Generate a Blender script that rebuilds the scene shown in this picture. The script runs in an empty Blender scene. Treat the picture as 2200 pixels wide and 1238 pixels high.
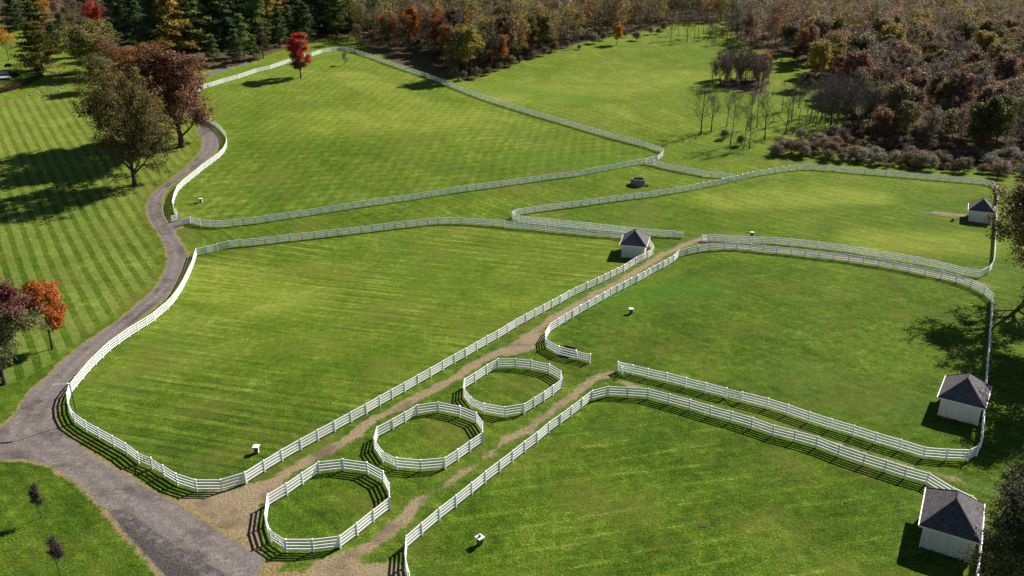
import bpy, bmesh, math, random
import numpy as np
from mathutils import Vector, Matrix

sc = bpy.context.scene
col = sc.collection
rad = math.radians
R = np.random.default_rng(11)
random.seed(11)

# ------------------------------------------------------------------ camera, sky, sun, exposure
TH, HC, F = rad(21.5), 49.5, 1711.0
cam_d = bpy.data.cameras.new('camera'); cam = bpy.data.objects.new('camera', cam_d); col.objects.link(cam)
cam_d.sensor_width = 36.0; cam_d.lens = 36.0 * F / 2200.0
cam.location = (0, 0, HC); cam.rotation_euler = (rad(90) - TH, 0, 0)
cam_d.clip_start = 1.0; cam_d.clip_end = 6000.0
sc.camera = cam

SUN_EL, SUN_AZ = rad(36.6), rad(41.5)             # azimuth measured from +X towards +Y
w = bpy.data.worlds.new('World'); sc.world = w; w.use_nodes = True
nt = w.node_tree; nt.nodes.clear()
sky = nt.nodes.new('ShaderNodeTexSky'); sky.sky_type = 'NISHITA'; sky.sun_disc = False
sky.sun_elevation = SUN_EL; sky.sun_rotation = rad(90) - SUN_AZ
sky.air_density = 0.6; sky.dust_density = 0.15; sky.ozone_density = 1.0; sky.altitude = 400
bg = nt.nodes.new('ShaderNodeBackground'); bg.inputs['Strength'].default_value = 0.05
wo = nt.nodes.new('ShaderNodeOutputWorld')
nt.links.new(sky.outputs[0], bg.inputs[0]); nt.links.new(bg.outputs[0], wo.inputs[0])
sun_d = bpy.data.lights.new('sun', 'SUN'); sun_d.energy = 5.0; sun_d.angle = rad(0.5); sun_d.color = (1.0, 0.94, 0.85)
sun = bpy.data.objects.new('sun', sun_d); col.objects.link(sun)
sd = Vector((math.cos(SUN_EL) * math.cos(SUN_AZ), math.cos(SUN_EL) * math.sin(SUN_AZ), math.sin(SUN_EL)))
sun.rotation_euler = sd.to_track_quat('Z', 'Y').to_euler(); sun.location = (80, 80, 120)
vs = sc.view_settings
vs.view_transform = 'Standard'; vs.look = 'None'; vs.exposure = 0.80; vs.gamma = 1.0; vs.use_curve_mapping = False

# ------------------------------------------------------------------ terrain
PU = np.array([-400, 100, 150, 165, 183, 200, 238, 275, 313, 330, 360, 400, 470, 560, 700, 900, 1200.])
PZ = np.array([0, 0, 0, 0.3, 1.9, 3.9, 8.8, 12.6, 16.6, 18.8, 22.0, 25.5, 31., 38.0, 48., 62., 75.])
_u = np.arange(-400, 1600, 1.0)
_k = np.exp(-np.linspace(-2.5, 2.5, 41) ** 2 / 2); _k /= _k.sum()
_z = np.convolve(np.pad(np.interp(_u, PU, PZ), 20, mode='edge'), _k, mode='valid')
def T(x, y): return np.interp(y - 0.5 * x, _u, _z)
_A = np.arange(20, 1500, .25)
def up(px, py):
    """world point of the terrain seen at a photo position (survey of the photograph)"""
    t = (619 - py) / F; s = (px - 1100) / F
    d = np.array([s, math.cos(TH) + t * math.sin(TH), -math.sin(TH) + t * math.cos(TH)])
    P = d[None, :] * _A[:, None]; g = P[:, 2] + HC - T(P[:, 0], P[:, 1])
    i = int(np.argmax(g <= 0))
    f = g[i - 1] / (g[i - 1] - g[i]); p = P[i - 1] + (P[i] - P[i - 1]) * f
    return np.array([p[0], p[1], float(T(p[0], p[1]))])
def ups(L): return np.array([up(*p) for p in L])
def proj(P):
    P = np.atleast_2d(P); x, y, z = P[:, 0], P[:, 1], P[:, 2] - HC
    Z = y * math.cos(TH) - z * math.sin(TH); Yc = y * math.sin(TH) + z * math.cos(TH)
    return 1100 + F * x / Z, 619 - F * Yc / Z

def seg_dist(P, L, closed=False):
    P = P[:, :2]; L = np.asarray(L)[:, :2]
    if closed: L = np.vstack([L, L[:1]])
    best = np.full(len(P), 1e9)
    for a, b in zip(L[:-1], L[1:]):
        ab = b - a; q = max(float(ab @ ab), 1e-9)
        t = np.clip(((P - a) @ ab) / q, 0, 1)
        best = np.minimum(best, np.hypot(*(P - a - t[:, None] * ab).T))
    return best
def inside(P, L):
    x, y = P[:, 0], P[:, 1]; c = np.zeros(len(P), bool); L = np.asarray(L); n = len(L)
    for i in range(n):
        x1, y1 = L[i][:2]; x2, y2 = L[(i + 1) % n][:2]
        if y1 == y2: continue
        c ^= ((y1 > y) != (y2 > y)) & (x < (x2 - x1) * (y - y1) / (y2 - y1) + x1)
    return c
def sdist(P, L):
    d = seg_dist(P, L, True); return np.where(inside(P, L), -d, d)
def sstep(a, b, v):
    t = np.clip((v - a) / (b - a), 0, 1); return t * t * (3 - 2 * t)

# ------------------------------------------------------------------ object helpers
def tag(o, label=None, cat=None, group=None, kind=None):
    if label: o['label'] = label
    if cat: o['category'] = cat
    if group: o['group'] = group
    if kind: o['kind'] = kind
    return o
def empty(name, loc, rz=0.0):
    o = bpy.data.objects.new(name, None); col.objects.link(o)
    o.location = tuple(float(v) for v in loc); o.rotation_euler = (0, 0, rz); o.empty_display_size = .5
    return o
def mk(name, mesh, parent=None, loc=(0, 0, 0), rot=(0, 0, 0), scale=(1, 1, 1)):
    o = bpy.data.objects.new(name, mesh); col.objects.link(o)
    o.location = tuple(float(v) for v in loc); o.rotation_euler = rot; o.scale = scale
    if parent is not None: o.parent = parent
    return o
def mesh_np(name, verts, faces, mats, colors=None, smooth=False, midx=None):
    """faces: an (n,k) int array or a list of such arrays"""
    me = bpy.data.meshes.new(name)
    fl = faces if isinstance(faces, list) else [faces]
    fl = [np.asarray(f, np.int32) for f in fl if len(f)]
    verts = np.asarray(verts, np.float32)
    me.vertices.add(len(verts)); me.vertices.foreach_set('co', verts.ravel())
    loops = np.concatenate([f.ravel() for f in fl]); tot = np.concatenate([np.full(len(f), f.shape[1], np.int32) for f in fl])
    start = np.concatenate([[0], np.cumsum(tot)[:-1]]).astype(np.int32)
    me.loops.add(len(loops)); me.loops.foreach_set('vertex_index', loops.astype(np.int32))
    me.polygons.add(len(tot)); me.polygons.foreach_set('loop_start', start); me.polygons.foreach_set('loop_total', tot)
    if smooth: me.polygons.foreach_set('use_smooth', np.ones(len(tot), bool))
    if midx is not None: me.polygons.foreach_set('material_index', np.asarray(midx, np.int32))
    for m in (mats if isinstance(mats, (list, tuple)) else [mats]): me.materials.append(m)
    if colors is not None:
        a = me.color_attributes.new('lc', 'FLOAT_COLOR', 'POINT')
        c = np.ones((len(verts), 4), np.float32); c[:, :3] = colors; a.data.foreach_set('color', c.ravel())
    me.update(calc_edges=True); me.validate()
    return me
def fattr(me, name, v):
    a = me.attributes.new(name, 'FLOAT', 'POINT'); a.data.foreach_set('value', np.asarray(v, np.float32))
class MB:
    def __init__(s): s.v = []; s.f = []
    def add(s, vs_, fs):
        n = len(s.v); s.v += [tuple(map(float, p)) for p in vs_]; s.f += [tuple(n + i for i in f) for f in fs]
    def box(s, c, d, rz=0.0, M=None):
        x, y, z = [k / 2 for k in d]
        P = [Vector((i, j, k)) for k in (-z, z) for i, j in ((-x, -y), (x, -y), (x, y), (-x, y))]
        m = Matrix.Translation(Vector(c)) @ (M if M is not None else Matrix.Rotation(rz, 4, 'Z'))
        s.add([m @ p for p in P], [(3, 2, 1, 0), (4, 5, 6, 7), (0, 1, 5, 4), (1, 2, 6, 5), (2, 3, 7, 6), (3, 0, 4, 7)])
    def bar(s, a, b, wd, ht):
        a, b = Vector(a), Vector(b); d = b - a
        q = d.to_track_quat('X', 'Z').to_matrix().to_4x4()
        s.box((a + b) / 2, (d.length, wd, ht), M=q)
    def lathe(s, prof, n=16, c=(0, 0, 0), close=True):
        k = len(prof); V = []
        for i in range(n):
            t = 2 * math.pi * i / n
            V += [(c[0] + r * math.cos(t), c[1] + r * math.sin(t), c[2] + z) for r, z in prof]
        Fs = []
        for i in range(n):
            j = (i + 1) % n
            for q in range(k - 1): Fs.append((i * k + q, j * k + q, j * k + q + 1, i * k + q + 1))
        if close:
            Fs.append(tuple(i * k for i in range(n))[::-1]); Fs.append(tuple(i * k + k - 1 for i in range(n)))
        s.add(V, Fs)
    def mesh(s, name, mat, bevel=0):
        me = bpy.data.meshes.new(name); me.from_pydata(s.v, [], s.f)
        if bevel:
            bm = bmesh.new(); bm.from_mesh(me)
            bmesh.ops.bevel(bm, geom=bm.edges[:], offset=bevel, segments=1, affect='EDGES'); bm.to_mesh(me); bm.free()
        me.materials.append(mat); me.update(); return me

# ------------------------------------------------------------------ material helpers
class NT:
    def __init__(s, nt): s.t = nt; s.n = nt.nodes; s.l = nt.links
    def node(s, ty, **kw):
        o = s.n.new(ty)
        for k, v in kw.items(): setattr(o, k, v)
        return o
    def set(s, sock, v):
        if v is None: return
        if isinstance(v, bpy.types.NodeSocket): s.l.new(v, sock)
        elif isinstance(v, (tuple, list)):
            sock.default_value = tuple(v) + ((1.0,) if len(v) == 3 and sock.type == 'RGBA' else ())
        else: sock.default_value = v
    def math(s, op, a, b=None, c=None, clamp=False):
        o = s.node('ShaderNodeMath', operation=op, use_clamp=clamp)
        for i, v in enumerate((a, b, c)): s.set(o.inputs[i], v)
        return o.outputs[0]
    def mul(s, a, b): return s.math('MULTIPLY', a, b)
    def addm(s, a, b): return s.math('ADD', a, b)
    def mix(s, f, a, b, mode='MIX', clamp=False):
        o = s.node('ShaderNodeMix', data_type='RGBA', blend_type=mode); o.clamp_factor = True
        s.set(o.inputs[0], f); s.set(o.inputs[6], a); s.set(o.inputs[7], b); return o.outputs[2]
    def noise(s, vec, scale, detail=3.0, rough=0.55, dist=0.0):
        o = s.node('ShaderNodeTexNoise'); s.set(o.inputs['Vector'], vec)
        o.inputs['Scale'].default_value = scale; o.inputs['Detail'].default_value = detail
        o.inputs['Roughness'].default_value = rough; o.inputs['Distortion'].default_value = dist
        return o.outputs[0]
    def remap(s, v, a, b, c=0.0, d=1.0):
        o = s.node('ShaderNodeMapRange', interpolation_type='SMOOTHSTEP'); s.set(o.inputs[0], v)
        for i, q in enumerate((a, b, c, d)): s.set(o.inputs[i + 1], q)
        return o.outputs[0]
    def attr(s, name):
        o = s.node('ShaderNodeAttribute'); o.attribute_name = name; return o
def new_mat(name):
    m = bpy.data.materials.new(name); m.use_nodes = True; m.node_tree.nodes.clear()
    t = NT(m.node_tree); out = t.node('ShaderNodeOutputMaterial'); return m, t, out
def principled(t, out, colr, rough=0.7, spec=0.3, bump=None, bstr=0.3, bdist=0.05, metal=0.0):
    b = t.node('ShaderNodeBsdfPrincipled'); t.set(b.inputs['Base Color'], colr); t.set(b.inputs['Roughness'], rough)
    b.inputs['Specular IOR Level'].default_value = spec; b.inputs['Metallic'].default_value = metal
    if bump is not None:
        n = t.node('ShaderNodeBump'); n.inputs['Strength'].default_value = bstr; n.inputs['Distance'].default_value = bdist
        t.set(n.inputs['Height'], bump); t.l.new(n.outputs[0], b.inputs['Normal'])
    t.l.new(b.outputs[0], out.inputs[0]); return b
def simple_mat(name, c, rough=0.7, spec=0.3, var=0.15, scale=3.0, bstr=0.2, bdist=0.02, metal=0.0):
    m, t, out = new_mat(name)
    pos = t.node('ShaderNodeTexCoord').outputs['Object']
    n = t.noise(pos, scale, 5, .6)
    k = t.remap(n, .25, .75, 1 - var, 1 + var)
    cc = t.mix(1.0, c, k, 'MULTIPLY')
    principled(t, out, cc, rough, spec, n, bstr, bdist, metal); return m

# ------------------------------------------------------------------ ground colour (shared node group)
def grass_group():
    g = bpy.data.node_groups.new('turf', 'ShaderNodeTree')
    g.interface.new_socket('Color', in_out='OUTPUT', socket_type='NodeSocketColor')
    g.interface.new_socket('Height', in_out='OUTPUT', socket_type='NodeSocketFloat')
    t = NT(g); go = t.node('NodeGroupOutput')
    pos = t.node('ShaderNodeNewGeometry').outputs['Position']
    def rot(angle, sx=1.0, sy=1.0):
        o = t.node('ShaderNodeMapping', vector_type='TEXTURE'); t.set(o.inputs[0], pos)
        o.inputs['Rotation'].default_value = (0, 0, angle); o.inputs['Scale'].default_value = (sx, sy, 1); return o.outputs[0]
    big = t.noise(pos, .022, 3, .5)
    mid = t.noise(pos, .13, 4, .6, .6)
    sm = t.noise(pos, .9, 4, .65)
    fine = t.noise(pos, 4.2, 3, .7)
    def lines(angle, period, phase=0.0, warp=1.0, wscale=.03):
        v = rot(angle); sp = t.node('ShaderNodeSeparateXYZ'); t.set(sp.inputs[0], v)
        wn = t.noise(pos, wscale, 2, .5)
        y = t.addm(sp.outputs[1], t.mul(t.math('SUBTRACT', wn, .5), warp))
        ph = t.mul(t.addm(y, -phase), 2 * math.pi / period)
        return t.math('SINE', ph)
    # mow marks
    lawn = t.attr('lawn').outputs['Fac']; p4 = t.attr('p_mid').outputs['Fac']; p1 = t.attr('p_top').outputs['Fac']
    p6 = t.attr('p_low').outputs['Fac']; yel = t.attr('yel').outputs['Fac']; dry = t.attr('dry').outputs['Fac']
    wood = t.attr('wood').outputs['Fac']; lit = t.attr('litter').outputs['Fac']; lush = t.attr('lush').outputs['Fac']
    ls = lines(rad(-55), 2.3, 13.9 + .7, 1.6, .015)
    stripe = t.remap(ls, -.35, .35, -1, 1)
    edge = t.remap(t.math('ABSOLUTE', ls), 0.0, .45, 1.0, 0.0)
    l4 = t.addm(t.mul(lines(rad(A4), 2.7, 0, 3.0, .02), .5), t.mul(t.remap(lines(rad(A4 + 1), 1.35, .3, 2.6, .025), -.2, -.95, .35, -1.0), .75))
    streak4 = t.noise(rot(rad(A4), 9, .5), .8, 3, .65)
    l1 = t.addm(t.mul(lines(rad(A1), 3.1, 0, 6, .02), .5), t.mul(lines(rad(A1B), 2.7, 0, 5, .03), .5))
    l6 = lines(rad(A6), 3.0, 0, 3.5, .03)
    streak6 = t.noise(rot(rad(A6), 7, .6), .9, 3, .65)
    l6m = t.mul(t.remap(l6, .3, .95), t.remap(streak6, .42, .7))
    patchm = t.remap(t.noise(pos, .045, 2, .5), .38, .6)
    tone = t.addm(.5, t.mul(t.addm(big, -.5), .40))
    tone = t.addm(tone, t.mul(t.addm(mid, -.5), .58))
    tone = t.addm(tone, t.mul(t.addm(sm, -.5), .75))
    tone = t.addm(tone, t.mul(t.addm(fine, -.5), 1.25)); tone = t.addm(tone, t.mul(t.addm(t.noise(pos, 9.5, 2, .6), -.5), .9))
    tone = t.addm(tone, t.mul(t.mul(l4, p4), t.mul(patchm, .16)))
    tone = t.addm(tone, t.mul(t.mul(t.addm(streak4, -.5), p4), .55))
    tone = t.addm(tone, t.mul(t.mul(l1, p1), .09))
    far = t.addm(t.mul(lines(rad(AF), 3.4, 0, 5.0, .02), .5), t.mul(lines(rad(AF + 3), 1.7, 0, 4, .03), .5))
    tone = t.addm(tone, t.mul(t.mul(far, t.math('SUBTRACT', 1.0, t.math('MAXIMUM', t.math('MAXIMUM', lawn, p4), t.math('MAXIMUM', p1, p6)))), .07))
    tone = t.addm(tone, t.mul(t.mul(l6m, p6), .15))
    tone = t.addm(tone, t.mul(t.mul(t.addm(streak6, -.5), p6), .3))
    tone = t.addm(tone, t.mul(lawn, t.addm(.07, t.addm(t.mul(stripe, .10), t.mul(edge, .09)))))
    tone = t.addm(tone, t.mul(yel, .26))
    r = t.node('ShaderNodeValToRGB'); t.set(r.inputs[0], tone)
    e = r.color_ramp.elements; e[0].position = .0; e[0].color = (.010, .020, .002, 1); e[1].position = 1.0; e[1].color = (.32, .31, .085, 1)
    for p_, c_ in ((.25, (.024, .056, .003)), (.5, (.057, .106, .008)), (.72, (.115, .180, .013))):
        q = r.color_ramp.elements.new(p_); q.color = c_ + (1,)
    c = r.outputs[0]
    # lush, cool green patches; olive patches
    cool = t.remap(t.noise(pos, .035, 3, .55, .4), .55, .7)
    c = t.mix(t.mul(cool, .25), c, (.065, .125, .030))
    c = t.mix(t.mul(t.mul(lawn, t.remap(stripe, -1, 1)), .35), c, (.15, .19, .055))
    olive = t.mul(t.remap(t.noise(pos, .085, 5, .66), .47, .66), .46)
    c = t.mix(t.mul(olive, t.math('SUBTRACT', 1.0, lush)), c, (.125, .122, .026))
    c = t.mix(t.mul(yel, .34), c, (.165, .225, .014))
    c = t.mix(t.mul(lush, .55), c, (.055, .150, .012))
    # worn and dry grass
    dn = t.remap(t.addm(dry, t.mul(t.addm(t.noise(pos, .55, 5, .68), -.5), 1.1)), .42, .72)
    straw = t.mix(t.remap(fine, .3, .7), (.13, .095, .042), (.34, .255, .12))
    c = t.mix(dn, c, straw)
    # woodland floor
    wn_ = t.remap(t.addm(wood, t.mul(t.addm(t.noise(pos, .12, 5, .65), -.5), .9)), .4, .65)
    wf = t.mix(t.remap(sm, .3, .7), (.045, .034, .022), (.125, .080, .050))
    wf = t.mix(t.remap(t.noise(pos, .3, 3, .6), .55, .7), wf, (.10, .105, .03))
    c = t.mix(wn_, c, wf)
    # fallen leaves as specks
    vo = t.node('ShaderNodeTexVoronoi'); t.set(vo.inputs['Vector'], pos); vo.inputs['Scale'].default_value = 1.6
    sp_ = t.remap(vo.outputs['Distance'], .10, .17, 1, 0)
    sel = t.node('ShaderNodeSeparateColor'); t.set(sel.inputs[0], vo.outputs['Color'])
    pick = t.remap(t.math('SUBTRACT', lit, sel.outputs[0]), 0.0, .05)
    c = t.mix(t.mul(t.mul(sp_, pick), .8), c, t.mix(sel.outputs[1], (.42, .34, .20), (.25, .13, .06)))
    h = t.addm(t.mul(fine, .6), t.mul(sm, .4))
    t.l.new(c, go.inputs[0]); t.l.new(h, go.inputs[1]); return g

def ang(a, b):
    p, q = up(*a), up(*b); return math.degrees(math.atan2(q[1] - p[1], q[0] - p[0]))
A4 = ang((325, 770), (600, 812)); A1 = ang((600, 330), (1000, 300)); A1B = ang((1060, 240), (1010, 330)); A6 = ang((1240, 1010), (1600, 960)); AF = ang((1150, 215), (1420, 300))
TURF = grass_group()

def turf_nodes(t):
    g = t.node('ShaderNodeGroup'); g.node_tree = TURF; return g.outputs[0], g.outputs[1]
def ground_mat():
    m, t, out = new_mat('turf')
    c, h = turf_nodes(t)
    b_ = principled(t, out, c, .95, .03, h, 1.0, .22)
    b_.inputs['Sheen Weight'].default_value = .10; b_.inputs['Sheen Roughness'].default_value = .35; b_.inputs['Sheen Tint'].default_value = (.75, .85, .25, 1); return m
def track_mat(name, c1, c2, c3, thr, nscale, amp, speck=0.0):
    """gravel or straw; mixes into the turf at its ragged border"""
    m, t, out = new_mat(name)
    c, h = turf_nodes(t)
    pos = t.node('ShaderNodeNewGeometry').outputs['Position']
    mk_ = t.attr('m').outputs['Fac']
    n1 = t.noise(pos, nscale, 5, .68); n2 = t.noise(pos, 5.0, 3, .7); n3 = t.noise(pos, .18, 3, .55)
    f = t.remap(t.addm(mk_, t.mul(t.addm(n1, -.5), amp)), thr - .09, thr + .09)
    if not speck: f = t.mul(f, t.addm(.30, t.mul(.7, t.remap(t.addm(t.noise(pos, 1.7, 4, .7), t.mul(t.addm(mk_, -.5), .25)), .40, .52))))
    a = t.mix(t.remap(n2, .28, .72), c1, c2)
    a = t.mix(t.mul(t.remap(n3, .48, .66), .8), a, c3)
    if speck:
        a = t.mix(t.mul(t.remap(t.noise(pos, 9.0, 2, .6), .62, .72), speck), a, (.55, .50, .46))
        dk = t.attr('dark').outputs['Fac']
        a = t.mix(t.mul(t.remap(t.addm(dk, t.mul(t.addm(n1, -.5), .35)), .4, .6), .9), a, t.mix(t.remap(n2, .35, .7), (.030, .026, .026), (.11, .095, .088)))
        wh = t.attr('white').outputs['Fac']
        a = t.mix(t.mul(t.remap(t.addm(wh, t.mul(t.addm(n2, -.5), 1.2)), .5, .8), .8), a, (.50, .47, .47))
        rut = t.attr('rut').outputs['Fac']
        a = t.mix(t.mul(rut, t.remap(n1, .35, .7)), a, (.30, .265, .25))
    cc = t.mix(f, c, a)
    principled(t, out, cc, .9, .08, t.addm(h, t.mul(n2, .5)), .8, .08); return m

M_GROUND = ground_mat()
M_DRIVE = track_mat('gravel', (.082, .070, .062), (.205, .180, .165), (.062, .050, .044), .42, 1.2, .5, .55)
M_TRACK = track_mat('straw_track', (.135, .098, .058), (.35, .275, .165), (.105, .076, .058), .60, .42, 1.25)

# ------------------------------------------------------------------ survey of the lanes
DRIVE = [(423, 280), (439, 300), (436, 325), (413, 350), (371, 385), (346, 404), (328, 420), (318, 440), (319, 460), (328, 480), (346, 503), (358, 528), (363, 553), (360.6, 575), (350.6, 600), (335.6, 622.5), (300.5, 652.6), (263, 685), (220, 715), (175, 745), (140, 775), (100, 815), (70, 840), (50, 870), (32.6, 898), (5, 918), (-40, 940), (-60, 1000), (0, 988), (50, 984), (82.6, 990.6), (112.7, 1000.6), (140, 1015.7), (170, 1035.7), (195, 1058), (225, 1088), (250, 1118), (275.5, 1148), (300.5, 1176), (325.6, 1203.5), (358, 1238), (420, 1300), (760, 1300), (640, 1238), (612.6, 1223.5), (575, 1208.5), (550, 1193.5), (513, 1173), (463, 1141), (413, 1108), (363, 1078), (313, 1053), (263, 1020.6), (213, 993), (175, 965.5), (135, 933), (114, 905), (117, 870), (131, 840), (150, 818), (165, 795), (185, 770), (213, 747.6), (250, 717.6), (288, 692.6), (315.5, 670), (350.6, 642.5), (370, 618), (385.6, 590), (398, 568), (400.7, 550), (390.6, 528), (375.6, 508), (371, 495), (389, 486), (386, 475), (367, 481), (356, 475), (347, 460), (345.6, 440), (348, 420), (358, 405), (375.7, 390), (400.7, 372.6), (426, 357.6), (448, 337.5), (466, 320), (471, 306), (466, 290), (455, 277), (440, 266)]
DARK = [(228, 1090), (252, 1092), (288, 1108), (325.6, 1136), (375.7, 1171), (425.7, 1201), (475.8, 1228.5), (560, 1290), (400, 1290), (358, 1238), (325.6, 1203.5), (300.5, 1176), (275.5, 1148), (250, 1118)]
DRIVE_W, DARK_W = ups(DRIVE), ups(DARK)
UPPER_LANE = ups([(445, 272), (418, 252), (396, 225), (402, 190), (434, 166), (470, 152), (505, 141), (545, 130)])
TRACKS = [  # centre line (photo survey), half width in metres
    (ups([(1512, 512), (1496, 516), (1458, 533), (1423, 548), (1388, 570.5), (1350, 593), (1320, 610.5), (1290, 626), (1250, 649), (1213, 670), (1180, 690), (1150, 710), (1125, 731), (1088, 748), (1026, 780), (976, 813), (925, 840), (875, 863), (838, 885), (788, 910), (763, 935), (713, 963), (675, 983), (625, 1010), (587, 1038), (550, 1068), (500, 1095), (440, 1100)]), 1.0),
    (ups([(1152, 722), (1130, 748), (1095, 755)]), 1.5),
    (ups([(555, 1070), (510, 1110), (510, 1150)]), 3.2),
    (ups([(470, 1085), (450, 1105), (500, 1145)]), 2.8),
    (ups([(400, 1078), (440, 1100)]), 1.3),
    (ups([(1310, 803), (1275, 815), (1250, 835), (1225, 855), (1200, 873), (1163, 900), (1138, 925), (1088, 945)]), .85),
    (ups([(1088, 945), (1026, 995), (988, 1023), (900, 1078)]), .45),
    (ups([(900, 1078), (863, 1121), (813, 1161), (775, 1183), (725, 1206), (680, 1230), (660, 1260)]), 1.0),
    (ups([(700, 1210), (760, 1230), (840, 1236)]), 1.6),
    (ups([(1340, 822), (1500, 868), (1650, 915), (1800, 955), (1975, 1010), (2026, 1025), (2076, 1036), (2126, 1053), (2190, 1078)]), .5),
    (ups([(1500, 520), (1556, 529), (1639, 536), (1759, 547), (1854, 560), (1950, 577), (2050, 600), (2110, 612)]), 1.35),
    (ups([(2018, 459), (2045, 462), (2078, 466)]), 1.7),
    (ups([(1985, 457), (2020, 459)]), .8),
    (ups([(862, 474), (888, 473)]), .9),
    (ups([(440, 494), (500, 492)]), .6),
]
PENS_W = [ups(L) for L in ([(577, 1088), (651, 1040), (686, 1017), (738, 1011), (790, 1018), (824, 1037), (838, 1080), (803, 1122), (731, 1179), (673, 1186), (615, 1186), (582, 1164), (572, 1131)], [(811, 941), (897, 892), (942, 886), (988, 895), (1023, 909), (1037, 940), (1010, 971), (957, 1008), (904, 1012), (853, 1008), (823, 993), (804, 966)], [(998, 836), (1070, 791), (1107, 791), (1180, 803), (1207, 830), (1188, 850), (1126, 890), (1085, 897), (1040, 889), (1012, 875), (996, 855)])]
def lanes_m(P):
    """0..1 value that falls across a lane's border"""
    d = np.full(len(P), 9.0)
    for L, hw in TRACKS:
        near = (P[:, 0] > L[:, 0].min() - 6) & (P[:, 0] < L[:, 0].max() + 6) & (P[:, 1] > L[:, 1].min() - 6) & (P[:, 1] < L[:, 1].max() + 6)
        if near.any(): d[near] = np.minimum(d[near], seg_dist(P[near], L) - hw)
    for pen in PENS_W:
        d = np.maximum(d, .5 - sdist(P, pen))
    return d
def drive_sd(P): return np.minimum(sdist(P, DRIVE_W), seg_dist(P, UPPER_LANE) - 1.15)

LAWN = ups([(-100, 232), (0, 216), (60, 207), (180, 207), (300, 218), (395, 250), (418, 290), (420, 325), (340, 395), (308, 440), (312, 490), (344, 540), (340, 590), (292, 640), (214, 705), (150, 755), (95, 795), (20, 830), (-100, 880)])
P_MID = ups([(423, 550), (572, 525), (778, 501), (943, 481), (1039, 484), (1309, 500), (1403, 545), (1313, 599), (1150, 682), (870, 843), (607, 990), (423, 1056), (250, 962), (150, 880), (165, 832), (278, 725), (400, 608)])
P_TOP = ups([(735, 112), (951, 180), (1204, 265), (1415, 329), (1380, 352), (1096, 398), (670, 463), (409, 480), (375, 440), (406, 391), (487, 310), (445, 262), (445, 195), (580, 150)])
P_LOW = ups([(1271, 861), (1392, 857), (1660, 937), (1990, 1041), (2100, 1100), (2096, 1300), (880, 1300), (874, 1179), (1154, 952)])
P_RIGHT = ups([(1171, 730), (1281, 654), (1458, 553), (1582, 537), (1759, 555), (1952, 585), (2131, 646), (2117, 953), (1983, 985), (1690, 892), (1327, 798), (1267, 781)])
WOODS = [ups(L) for L in (
    [(765, 92), (800, 98), (850, 106), (905, 118), (950, 138), (972, 158), (995, 175), (1030, 168), (1090, 144), (1150, 124), (1215, 106), (1250, 92), (1300, 84), (1330, 78), (1400, 68), (1440, 56), (1480, 48), (1552, 52), (1552, -6), (1100, -6), (770, 0)],
    [(1548, 36), (1580, 84), (1625, 110), (1700, 122), (1738, 148), (1745, 185), (1795, 212), (1835, 248), (1868, 285), (1862, 308), (1910, 322), (2000, 334), (2100, 344), (2170, 352), (2420, 366), (2500, 180), (2400, 0), (1548, -6)],
    [(1535, 182), (1560, 192), (1620, 207), (1652, 200), (1662, 178), (1620, 164), (1560, 166)],
    [(245, 118), (320, 132), (420, 148), (520, 142), (600, 112), (700, 86), (790, 70), (800, 0), (230, 0), (200, 60)],
    [(780, 100), (840, 134), (930, 166), (975, 172), (960, 120), (860, 95)],
    [(100, 156), (150, 157), (168, 160), (160, 168), (120, 166), (98, 162)],
    [(-150, 70), (60, 62), (110, 84), (150, 95), (240, 100), (240, -5), (-200, -5)],
)]
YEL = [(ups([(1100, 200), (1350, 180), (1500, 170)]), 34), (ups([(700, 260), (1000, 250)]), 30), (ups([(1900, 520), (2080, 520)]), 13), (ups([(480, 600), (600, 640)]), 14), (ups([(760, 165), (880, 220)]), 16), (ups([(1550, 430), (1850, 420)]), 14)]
LUSH = [(ups([(1100, 340), (1300, 345)]), 9), (ups([(1250, 210), (1080, 190)]), 14), (ups([(1250, 640), (1500, 620)]), 9), (ups([(500, 160), (600, 140)]), 10), (ups([(1600, 330), (1500, 330)]), 6)]
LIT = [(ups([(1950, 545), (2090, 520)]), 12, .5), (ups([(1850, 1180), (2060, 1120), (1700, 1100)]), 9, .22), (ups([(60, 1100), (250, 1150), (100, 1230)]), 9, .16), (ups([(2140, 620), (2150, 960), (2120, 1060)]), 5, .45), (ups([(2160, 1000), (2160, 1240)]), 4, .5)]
DITCH = ups([(1500, 322), (1530, 324), (1570, 329), (1620, 337), (1680, 346), (1750, 353), (1830, 366)])

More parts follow.
